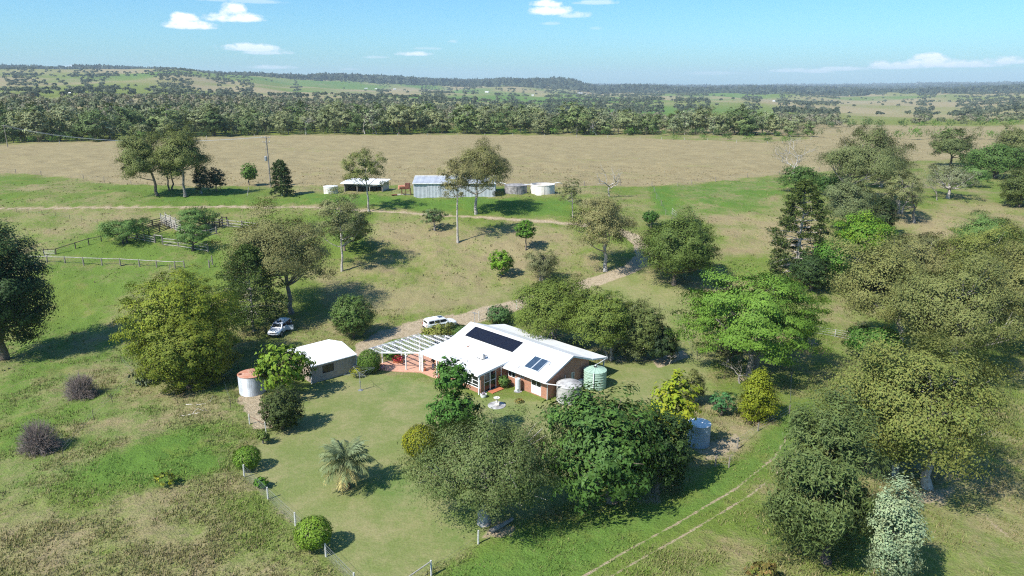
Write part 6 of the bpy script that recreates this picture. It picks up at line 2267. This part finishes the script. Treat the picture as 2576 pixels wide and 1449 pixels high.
T('bright', (1148, 1116), (1078, 1212, 985, 1110), 'bushy bright green tree on the lawn below the sunroom', 'citrus_tree', k=1.0, tr=.12, cols=[(.05, .115, .022), (.07, .145, .028), (.04, .08, .02)])
T('clipped', (1056, 1153), (1014, 1100, 1069, 1152), 'golden yellow rounded shrub on the lawn', 'shrub', cat='shrub', cols=[(.26, .22, .015), (.2, .19, .018), (.13, .15, .02)], k=1.05, trunk=True)
frond_palm((873, 1228), (793, 945, 1080, 1225), 'blue-green feather palm standing alone on the mown lawn')
T('greygreen', (1218, 1316), (1022, 1428, 1044, 1298), 'great grey-green weeping tree at the front of the lawn', 'weeping_tree', depth=.8, k=1.7, tr=.5, bark='pale')
T('mango', (1540, 1262), (1370, 1672, 990, 1274), 'huge dark glossy tree in front of the concrete tank', 'shade_tree', k=1.2, tr=.45, size=.5)
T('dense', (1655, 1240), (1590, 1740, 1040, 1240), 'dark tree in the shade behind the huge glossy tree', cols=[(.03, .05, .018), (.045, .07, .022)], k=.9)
T('lime', (1668, 1160), (1630, 1746, 936, 1130), 'tall lime yellow leaved tree beside the blue-grey tank', 'shade_tree', k=.9, tr=.14, cols=[(.2, .22, .02), (.16, .2, .02), (.24, .23, .022)], size=.42)
T('scrub', (1738, 1020), (1700, 1778, 930, 1015), 'upright olive shrub above the blue-grey tank', 'shrub', cat='shrub', k=2.0, cols=[(.12, .12, .045), (.15, .14, .05), (.09, .1, .04)])
T('teal', (1815, 1045), (1784, 1852, 985, 1042), 'small blue-green feathery shrub near the blue-grey tank', 'shrub', cat='shrub', k=1.0)
T('gold', (1906, 1060), (1854, 1958, 932, 1058), 'yellow-green cone shaped conifer at the bend of the green track', 'conifer', cat='conifer', cols=[(.17, .185, .018), (.13, .15, .018), (.2, .2, .02)], cone=.72, k=1.0)
T('clipped', (620, 1182), (584, 656, 1122, 1180), 'clipped round hedge bush by the first white fence post', 'hedge_bush', cat='hedge', k=1.0, trunk=False, cols=[(.1, .16, .022), (.13, .19, .025), (.07, .12, .022)])
T('clipped', (788, 1384), (741, 834, 1298, 1382), 'largest clipped lime green ball bush on the fence line', 'hedge_bush', cat='hedge', k=1.05, trunk=False, cols=[(.13, .19, .02), (.11, .17, .02), (.16, .21, .04)])
T('bright', (655, 1228), (637, 674, 1200, 1228), 'small leafy plant at the netting between two white posts', 'plant', cat='plant', trunk=False, k=.9)
T('scrub', (662, 1116), (645, 682, 1080, 1114), 'small open shrub beside the dark round shrub', 'shrub', cat='shrub', k=1.6, cols=[(.09, .12, .035), (.12, .14, .04)])
T('clipped', (928, 938), (900, 958, 879, 938), 'clipped round shrub between the garage and the pergola', 'shrub', cat='shrub', k=1.05, trunk=False, cols=[(.075, .12, .022), (.095, .14, .028), (.055, .09, .02)])
T('bright', (980, 905), (958, 1008, 872, 906), 'leafy plants growing under the pergola edge', 'plant', cat='plant', trunk=False, k=.9, cols=[(.06, .12, .025), (.09, .15, .03)])
T('gold', (893, 948), (878, 915, 925, 946), 'small yellow-green shrub at the garage wall', 'shrub', cat='shrub', k=.9, trunk=False)
T('bright', (1267, 975), (1254, 1282, 945, 975), 'green shrub beside the sliding door', 'shrub', cat='shrub', k=.9, trunk=False, cols=[(.06, .11, .03), (.1, .14, .04)])
T('wisp', (315, 612), (250, 384, 551, 606), 'low spreading green tree over the left of the cattle yard', 'yard_tree', k=1.2, stems=2, tr=.22)
T('wisp', (530, 580), (440, 546, 524, 574), 'green tree with dark limbs in the middle of the cattle yard', 'yard_tree', k=1.2, tr=.24)
T('wisp', (486, 632), (436, 530, 562, 622), 'loose green tree growing through the front yard rails', 'yard_tree', k=1.1, tr=.2)
T('scrub', (1920, 1475), (1878, 1962, 1405, 1475), 'russet tinged low bush at the bottom edge of the view', 'bush', cat='bush', k=2.0, trunk=False, cols=[(.15, .12, .04), (.1, .12, .03), (.2, .11, .05)])
T('scrub', (415, 1222), (380, 440, 1185, 1222), 'dark weedy bush with yellow flowers on the left slope', 'bush', cat='bush', k=1.6, trunk=False, cols=[(.08, .1, .03), (.1, .11, .04), (.3, .28, .03)])
T('scrub', (1900, 1010), (1868, 1935, 975, 1010), 'grey-green weedy bush behind the cone shaped conifer', 'bush', cat='bush', k=1.5, trunk=False)
twig_shrub((207, 1000), 92, 72, 'grey leafless twiggy shrub high on the left slope', 61)
twig_shrub((103, 1135), 116, 92, 'larger grey leafless twiggy shrub lower on the left slope', 62)
# prickly pear: round pads stacked at angles
rng_ = np.random.default_rng(77)
p_ = ground(375, 968)
pp = root('prickly_pear', p_, 'grey-green prickly pear cactus at the foot of the yellow-green tree', 'cactus')
vs_ = [(.17 * math.cos(t), sgn * .025, .24 * math.sin(t)) for sgn in (-1, 1) for t in np.linspace(0, 2 * math.pi, 8, endpoint=False)]
fs_ = [[k, (k + 1) % 8, 8 + (k + 1) % 8, 8 + k] for k in range(8)] + [[q, q + 1, q + 2, q + 3] for q in (0, 8)] + [[q, q + 3, q + 4, q + 7] for q in (0, 8)] + [[q + 4, q + 5, q + 6, q + 7] for q in (0, 8)]
pads_ = [np_mesh('pad', np.array(vs_), np.array(fs_), M['leaf'], np.tile(np.array([[.13, .155, .09]]) * g, (len(fs_), 1))) for g in (.8, 1.0, 1.2)]
for i in range(110):
    o_ = link('pad', pads_[i % 3], pp, (rng_.normal() * .75 - .2, rng_.normal() * .4, rng_.uniform(.1, 1.7)))
    o_.rotation_euler = (rng_.normal() * .5, rng_.normal() * .5, rng_.uniform(0, 6.28))


# right middle distance: a row of low bushes between two dry fields
BUSH = [('dense', dict(lobes=14)), ('bright', dict(lobes=14)), ('scrub', dict(lobes=12))]


def proto_crowns(defs, seed):
    """crowns and trunks of unit trees (height 1), shared by many single trees"""
    out = []
    rng = np.random.default_rng(seed)
    for spec, half, zc, n, size, bk, over in defs:
        sp = dict(SPEC[spec], **over)
        V, F, cl, lobc, lrad = crown_arrays(sp, np.array(half), rng, n, size)
        ctr = np.array([0, 0, zc])
        me = np_mesh('crown', V + ctr, F, M['leaf'], cl)
        w = Wood()
        r0 = .018
        P = bez(np.array([0, 0, -.03]), np.array([rng.normal() * .03, 0, zc * .6]), np.array([rng.normal() * .04, 0, zc + half[2] * .5]), 6)
        w.tube(P, np.linspace(r0 * 1.2, r0 * .25, 6), 5)
        for j in np.argsort(-lrad)[:12]:
            t = lobc[j] * .95 + ctr
            i = int(np.clip(np.searchsorted(P[:, 2], t[2] - .25), 1, 4))
            w.tube(bez(P[i], (P[i] + t) / 2 - np.array([0, 0, .03]), t, 4), np.linspace(r0 * .5, r0 * .12, 4), 4)
        out.append((me, w.mesh('trunk', BARK[bk])))
    return out


def place_proto(pr, name, loc, h, rz, label, cat, group, sx=1.0, trunk=True):
    r = root(name, loc, label, cat, group, rz)
    r.scale = (h * sx, h * sx, h)
    link('crown', pr[0], r)
    if trunk:
        link('trunk', pr[1], r)
    return r


GUMC = [[(.115, .12, .066), (.14, .14, .08), (.09, .1, .055)], [(.14, .138, .08), (.125, .122, .07), (.155, .15, .092)], [(.095, .115, .05), (.115, .13, .06), (.075, .09, .042)], [(.065, .085, .035), (.08, .1, .042), (.05, .065, .03)], [(.14, .145, .1), (.12, .125, .08), (.16, .16, .11)]]
defs = []
for i in range(10):
    c = [tuple(1.5 * q for q in t) for t in GUMC[i % 5]]
    defs.append(('gum', (.3 + .05 * (i % 3), .3, .46 - .04 * (i % 2)), .54 - .03 * (i % 3), 2600 if i % 5 != 4 else 1500, .05, ('grey', 'brown', 'grey', 'dark', 'grey')[i % 5], dict(cols=c, lobes=24, lr=.24, low=-.9, asp=.7)))
BELT = proto_crowns(defs, 500)
rngb = np.random.default_rng(900)
edge = np.array([(-160, 367), (0, 361), (150, 357), (320, 352), (520, 344.5), (640, 340), (800, 338.5), (1040, 337), (1290, 338), (1500, 339), (1750, 340), (1900, 342), (2045, 345)], float)
EP = np.array([ground(*e)[:2] for e in edge])
seg = np.concatenate([[0], np.cumsum(np.hypot(*np.diff(EP, axis=0).T))])
SECT = [(180, 'at the far left end'), (300, 'left of the three paddock gums'), (520, 'behind the three paddock gums'), (640, 'left of the power pole'), (760, 'behind the power pole'), (870, 'left of the open shed'), (1000, 'above the open shed'),
        (1120, "above the long shed's left end"), (1260, "above the long shed's right end"), (1400, 'above the two concrete tanks'), (1560, 'behind the dead white tree'), (1700, 'above the narrow green strip'), (1850, 'above the bright green field'), (9999, 'by the half-dead gum')]
ROWN = ['front row', 'second row', 'third row', 'fourth row', 'back row']
LOOK = ['grey-green gum', 'brownish gum', 'leafy green gum', 'dark evergreen', 'pale thin gum']
used_labels = set()
bcount = {}
ORD = ['first', 'second', 'third', 'fourth', 'fifth', 'sixth', 'seventh', 'eighth', 'ninth', 'tenth', 'eleventh', 'twelfth', 'thirteenth', 'fourteenth']


def section(x, y):
    px = 1288 + FD * x / (y * CP - (float(zf(x, y)) - CAM_Z) * SP_)
    return next(n for lim, n in SECT if px < lim)


def pick_label(opts):
    for o in opts:
        if o not in used_labels:
            used_labels.add(o)
            return o
    return opts[0]


count = 0
rows = [(4, 6.6), (16, 7.6), (29, 8.8), (44, 10.5), (62, 13.0)]
for ri, (dback, sp_) in enumerate(rows):
    s = 0.0
    while s < seg[-1] and count < 298:
        x = np.interp(s, seg, EP[:, 0]) + rngb.normal() * 1.6
        y = np.interp(s, seg, EP[:, 1]) + dback + rngb.normal() * 3.0
        f = s / seg[-1]
        if ri > 2 and f > .66:
            break
        k = int(rngb.integers(0, 10))
        hgt = (12.6 + 2.6 * (1 - f)) * rngb.uniform(.6, 1.28)
        if rngb.uniform() < .07:
            hgt *= .55
        sx_ = rngb.uniform(1.0, 1.55)
        sz_ = ('tall', 'middling', 'low')[0 if hgt > 15 else 1 if hgt > 12 else 2]
        br_ = ('narrow', 'broad')[int(sx_ > 1.27)]
        tail = LOOK[k % 5] + ' in the belt ' + ROWN[ri] + ' ' + section(x, y)
        lb_ = pick_label([sz_ + ' ' + tail, br_ + ' ' + tail, sz_ + ' ' + br_ + ' ' + tail])
        place_proto(BELT[k], 'gum_tree', (x, y, float(zf(x, y)) - .1), hgt, rngb.uniform(0, 6.28), lb_, 'tree', 'trees of the long belt behind the paddock', sx_)
        count += 1
        s += sp_ * rngb.uniform(.6, 1.5)
for k, (x, y, t) in enumerate(((918, 341, 262), (948, 341, 272), (1500, 343, 300), (205, 356, 300), (1985, 344, 290), (770, 341, 285))):
    dead_tree((x, y - 3), t, ('tallest dead white gum standing in the middle of the belt', 'second dead white gum just right of the tallest one', 'dead pale gum in the right half of the belt', 'dead pale gum near the left end of the belt', 'dead pale gum at the right end of the belt',
              'dead pale gum left of the tallest dead one')[k], seed=60 + k, tr=.4, levels=4, spread=.6, group='dead gums in the belt')
BB = proto_crowns([('dense', (.62, .55, .5), .46, 420, .1, 'brown', dict(lobes=14, lr=.34, cols=[(.045, .075, .025), (.065, .1, .03)])), ('bright', (.7, .6, .48), .45, 420, .1, 'brown', dict(lobes=14, lr=.34, cols=[(.07, .125, .028), (.09, .15, .03)])),
                   ('scrub', (.65, .6, .5), .45, 340, .1, 'grey', dict(lobes=12, lr=.34, cols=[(.1, .11, .055), (.13, .125, .07)]))], 501)
for s in np.arange(0, seg[-1], 4.4):
    x = np.interp(s, seg, EP[:, 0]) + rngb.normal() * 2
    y = np.interp(s, seg, EP[:, 1]) - 2.0 + rngb.normal() * 1.8
    k = int(rngb.choice([0, 0, 1, 2]))
    hb_ = rngb.uniform(2.4, 5.2)
    sec_ = section(x, y)
    bcount[(k, sec_)] = bcount.get((k, sec_), -1) + 1
    lb_ = ORD[min(bcount[(k, sec_)], 13)] + ' ' + ('dark', 'green', 'greyish')[k] + ' bush from left at belt foot ' + sec_
    place_proto(BB[k], 'bush', (x, y, float(zf(x, y)) - .1), hb_, rngb.uniform(0, 6.28), lb_, 'bush', 'bushes along the foot of the tree belt', 1.1, False)
RB = [(2090, 324, 5, 0), (2140, 323, 7, 0), (2180, 323, 9, 0), (2213, 322, 7, 0), (2270, 322, 7.5, 0), (2318, 321, 6, 1), (2352, 321, 6.5, 1), (2390, 320, 7, 0), (2425, 320, 10, 2), (2465, 319, 11, 0), (2500, 319, 8, 1), (2546, 319, 7, 1), (2590, 318, 8, 2),
      (2110, 338, 4, 2), (2160, 350, 6, 2), (2215, 346, 5, 1), (2260, 350, 5, 1), (2305, 352, 7, 1), (2340, 350, 6, 2), (2372, 352, 7, 1), (2410, 350, 6, 1), (2450, 350, 7, 2), (2492, 351, 5, 1), (2530, 350, 5, 1), (2570, 352, 6, 0), (2060, 345, 6, 2), (1700, 352, 3.2, 1), (1770, 352, 3, 1), (1830, 352, 4, 0), (1880, 356, 4, 1), (1930, 358, 3.4, 0), (1980, 362, 4, 1)]
for i, (px, py, hh, k) in enumerate(RB):
    q = ground(px, py)
    if px < 2050:
        place_proto(BB[k], 'bush', q, hh, i * 1.3, ('dark', 'fresh green', 'greyish')[k] + ' low bush on the green strip before the belt, ' + ('first', 'second', 'third', 'fourth', 'fifth', 'sixth', 'seventh')[(px > 1740) + (px > 1800) + (px > 1860) + (px > 1910) + (px > 1960) + (px > 2030)] + ' from the left', 'bush', 'bushes on the strip before the belt', 1.2, False)
    else:
        up = py < 330
        place_proto(BB[k], 'bush', q, hh, i * 1.3, ('dark', 'fresh green', 'greyish')[k] + ' bush, ' + ORD[i if up else i - 13] + (' from left in the far row beyond the right dry field' if up else ' from left in the nearer row across the right dry field'), 'bush', 'far row of bushes at right' if up else 'near row of bushes at right', .95, False)


# ------------------------------------------------------------------ far country: woods and farmhouses
def blobs(name, P, hgt, wid, K, cols, seed, label):
    """many distant trees as one mass of leaf-like faces"""
    rng = np.random.default_rng(seed)
    n = len(P)
    u = unit(n * K, rng)
    u[:, 2] = np.abs(u[:, 2]) * 1.0 - .15
    C = np.repeat(P, K, 0) + u * np.repeat(np.stack([wid / 2, wid / 2, hgt * .42], 1), K, 0) * rng.uniform(.55, 1, (n * K, 1)) + np.stack([np.zeros(n * K), np.zeros(n * K), np.repeat(hgt * .5, K)], 1)
    N = u * .9 + unit(n * K, rng) * .35
    N /= np.linalg.norm(N, axis=1, keepdims=True)
    size = np.repeat(wid * (1.5 / math.sqrt(K)) * 1.3, K)
    V, F = leaf_tris(C, N, size, rng, .8)
    base = np.array(cols)[rng.integers(0, len(cols), n)] * rng.uniform(.86, 1.14, (n, 1))
    cl = np.repeat(base, K, 0) * rng.uniform(.93, 1.07, (n * K, 1))
    o = link(name, np_mesh(name, V, F, M['leaf'], cl))
    return setp(o, label, kind='stuff')


def far_woods():
    rng = np.random.default_rng(321)
    N = 150000
    X = rng.uniform(-160, 2740, N)
    R = np.exp(rng.uniform(math.log(480), math.log(15000), N))
    xo = (X - 1288) / FD / .963
    a = np.arctan(xo)
    x, y = R * np.sin(a), R * np.cos(a)
    cl = fbm(x / np.clip(R * .035, 20, 400), y / np.clip(R * .07, 30, 900), 71, 4)
    big = fbm(x / np.clip(R * .15, 80, 2000), y / np.clip(R * .3, 80, 4000), 91, 2)
    den = np.zeros(N)

    def zone(x0, x1, r0, r1, base, clus=0.0, th=.52):
        m = (X >= x0) & (X < x1) & (R >= r0) & (R < r1)
        den[m] = base + clus * sstep(th, th + .08, cl[m])
    zone(-200, 1330, 480, 760, 1.0)
    zone(-200, 640, 760, 1150, .3, .6, .5)
    zone(640, 1330, 760, 1150, .6, .4, .4)
    zone(1330, 2080, 480, 640, .85)
    zone(1330, 2080, 640, 760, .4, .6, .45)
    zone(1330, 1560, 760, 1900, .75, .25)
    zone(1560, 2330, 760, 1300, .03, .8, .57)
    zone(2080, 2800, 560, 760, .05, .3)
    zone(2330, 2800, 760, 1500, .35, .6, .45)
    zone(-200, 640, 1150, 2000, .2, .7, .47)
    zone(640, 1330, 1150, 1800, .45, .5, .45)
    zone(1560, 2330, 1300, 4200, .04, .95, .57)
    zone(2330, 2800, 1500, 4200, .8, .2)
    zone(-200, 260, 2000, 4300, .25, .75, .45)
    zone(260, 640, 2000, 4300, .012, .95, .57)
    zone(-200, 640, 2650, 3250, .25, .7, .45)
    zone(640, 1250, 1800, 4000, .008, .9, .61)
    zone(1250, 1560, 1900, 4200, .1, .8, .5)
    zone(640, 1560, 4000, 7000, .95, .1)
    zone(-200, 640, 4300, 7000, .7)
    zone(1560, 2800, 4200, 7500, .6, .4, .45)
    zone(-200, 2800, 7500, 15000, .9, .1, .45)
    cell = np.interp(R, [480, 760, 1150, 2000, 4000, 8000, 15000], [.052, .06, .065, .1, .24, .2, .2])
    keep = rng.uniform(size=N) < den * cell * 1.6
    # not in front of the belt
    inside = poly_dist(gpoly(HAY), x, y) > -30
    bd = np.interp(x, EP[:, 0], EP[:, 1]) + 70
    keep &= ~inside & ((y > bd) | (X > 2060))
    x, y, R, X = x[keep], y[keep], R[keep], X[keep]
    z = zf(x, y)
    P = np.stack([x, y, z], 1)
    m1 = R < 1200
    h = rng.uniform(9, 16, len(x))
    blobs('woodland', P[m1], h[m1] * .8 * np.where(X[m1] < 1330, 1.0, .8), rng.uniform(6, 11, m1.sum()), 54, [(.15, .16, .085), (.175, .165, .1), (.125, .145, .07), (.1, .12, .06), (.19, .175, .12)], 1, 'grey-green gum woodland rising behind the tree belt')
    m2 = (R >= 1200) & (R < 4200)
    blobs('hill_trees', P[m2], h[m2] * .75, rng.uniform(8, 15, m2.sum()), 20, [(.075, .09, .05), (.1, .11, .06), (.06, .075, .042)], 2, 'dark scattered trees over the far fields and hills')
    m3 = R >= 4200
    wd = np.clip(R[m3] * .009, 20, 105) * rng.uniform(.7, 1.5, m3.sum())
    blobs('ridge_forest', P[m3], np.clip(wd * .22, 9, 18), wd, 10, [(.05, .065, .04), (.06, .075, .045)], 3, 'blue forest covering the distant ridges')


far_woods()
FH = [(921, 224, 12), (946, 225, 9), (993, 225.5, 11), (1225, 233, 15), (1459, 237, 18), (1477, 238.5, 10), (1340, 241, 9), (1496, 224, 14), (1695, 228, 26), (1949, 255, 16), (2308, 216, 30), (176, 240, 12)]
FL = ['white farmhouse at the left end of the far hamlet', 'low white shed beside the left far farmhouse', 'white farm building at the right of the far hamlet', 'white house alone among trees on the far slope', 'long white farmhouse on the mid distance rise',
      'small white shed right of the long farmhouse', 'tiny white building low in the valley trees', 'pale building on the blue ridge', 'long pale shed on the skyline of the green field', 'white farmhouse at the end of a dirt lane at right', 'long pale building on the far right ridge', 'white roof showing between the left trees']
for (px, py, w_), lb in zip(FH, FL):
    p = ground(px, py)
    W = w_ * .62 * mper(p)
    r = root('far_house', p, lb, 'house', 'far farm buildings', rz=(px % 7) * .1 - .3)
    q = MB()
    H_ = max(3.2, W * .22)
    q.box((0, 0, H_ * .3), (W, W * .5, H_ * 1.4))
    q.build('wall', M['concrete_white'], r)
    q = MB()
    q.add([(-W * .54, -W * .3, H_ * .98), (W * .54, -W * .3, H_ * .98), (W * .54, 0, H_ * 1.5), (-W * .54, 0, H_ * 1.5), (W * .54, W * .3, H_ * .98), (-W * .54, W * .3, H_ * .98)], [(0, 1, 2, 3), (3, 2, 4, 5), (1, 4, 2), (0, 3, 5)])
    q.build('roof', M['roof'], r)


# ------------------------------------------------------------------ long grass and tussocks
def tufts(name, n, r0, r1, seed, h0, h1, blades, label, dry_only=False, wid=.038):
    rng = np.random.default_rng(seed)
    # choose places on the ground grid by picture area and by how rough the grass is there
    A = np.arctan2(GX, GY)
    m = (GR > r0) & (GR < r1) & (np.abs(A) < .72)
    w = np.where(m, (1 - GCOV[..., 3]) ** 2 * np.clip(1 - GCOV[..., 1] * 1.6, 0, 1) * (.25 + GCOV[..., 0]), 0) * sstep(.3, .7, fbm(GX / 3, GY / 3, 19, 3))
    w[:-1] *= np.sqrt(np.abs(np.diff(GR, axis=0)) * GR[:-1])
    w = w.ravel() / w.sum()
    i = rng.choice(len(w), n, p=w)
    x, y = GX.ravel()[i] + rng.normal(size=n) * .25, GY.ravel()[i] + rng.normal(size=n) * .25
    z = GZ.ravel()[i] - .03
    cov = GCOV.reshape(-1, 4)[i]
    keep = np.ones(n, bool)
    for cx, cy, rad in ((HO[0] - 8, HO[1] + 8, 15.5), (-22.5, 87.5, 6.5)):
        keep &= np.hypot(x - cx, y - cy) > rad
    x, y, z, cov = x[keep], y[keep], z[keep], cov[keep]
    n = len(x)
    B = np.repeat(np.stack([x, y, z], 1), blades, 0)
    N = n * blades
    hh = np.repeat(rng.uniform(h0, h1, n), blades) * rng.uniform(.6, 1.2, N)
    a = rng.uniform(0, 6.28, N)
    sp = hh * .5
    B[:, :2] += rng.normal(size=(N, 2)) * .16
    tip = B + np.stack([np.cos(a) * sp * rng.uniform(.2, 1.2, N) + hh * .15, np.sin(a) * sp * rng.uniform(.2, 1.2, N) + hh * .1, hh], 1)
    s = np.stack([-np.sin(a), np.cos(a), np.zeros(N)], 1) * (np.repeat(rng.uniform(.7, 1.4, n), blades) * wid)[:, None]
    V = np.stack([B - s, B + s, tip], 1).reshape(-1, 3)
    F = np.arange(3 * N, dtype=np.int32).reshape(N, 3)
    d = np.clip(cov[:, 0] + rng.normal(size=n) * .22 - .08, 0, 1)[:, None]
    g = np.array([[.125, .15, .035]]) * (1 - cov[:, 2:3] * .35) + np.array([[.1, .21, .03]]) * cov[:, 2:3] * .35
    c = g * (1 - d) + np.array([[.25, .185, .11]]) * d
    c = c * rng.uniform(.8, 1.3, (n, 1)) * 1.08
    c = np.repeat(c, blades, 0) * rng.uniform(.85, 1.15, (N, 1))
    setp(link(name, np_mesh(name, V, F, M['leaf'], c)), label, kind='stuff')


tufts('long_grass', 58000, 36, 112, 5, .14, .38, 3, 'tall dry and green grass tussocks on the near slopes', wid=.038)
tufts('paddock_tussocks', 7000, 105, 240, 6, .12, .3, 3, 'brown grass tussocks over the middle slopes', wid=.13)

# ------------------------------------------------------------------ the air between
q = MB()
q.box((0, 8900, 0), (34000, 19200, 1))
z0 = float(min(GZ.min(), TZ.min())) - 40
z1 = float(max(GZ.max(), 36)) + 60
haze = q.build('haze', bpy.data.materials.new('air'))
for v in haze.data.vertices:
    v.co.z = z0 if v.co.z < 0 else z1
am = haze.data.materials[0]
am.use_nodes = True
am.node_tree.nodes.remove(am.node_tree.nodes['Principled BSDF'])
pv = am.node_tree.nodes.new('ShaderNodeVolumePrincipled')
pv.inputs['Color'].default_value = (.72, .88, 1.0, 1)
pv.inputs['Density'].default_value = 7.5e-5
am.node_tree.links.new(pv.outputs[0], am.node_tree.nodes['Material Output'].inputs['Volume'])
setp(haze, kind='stuff')
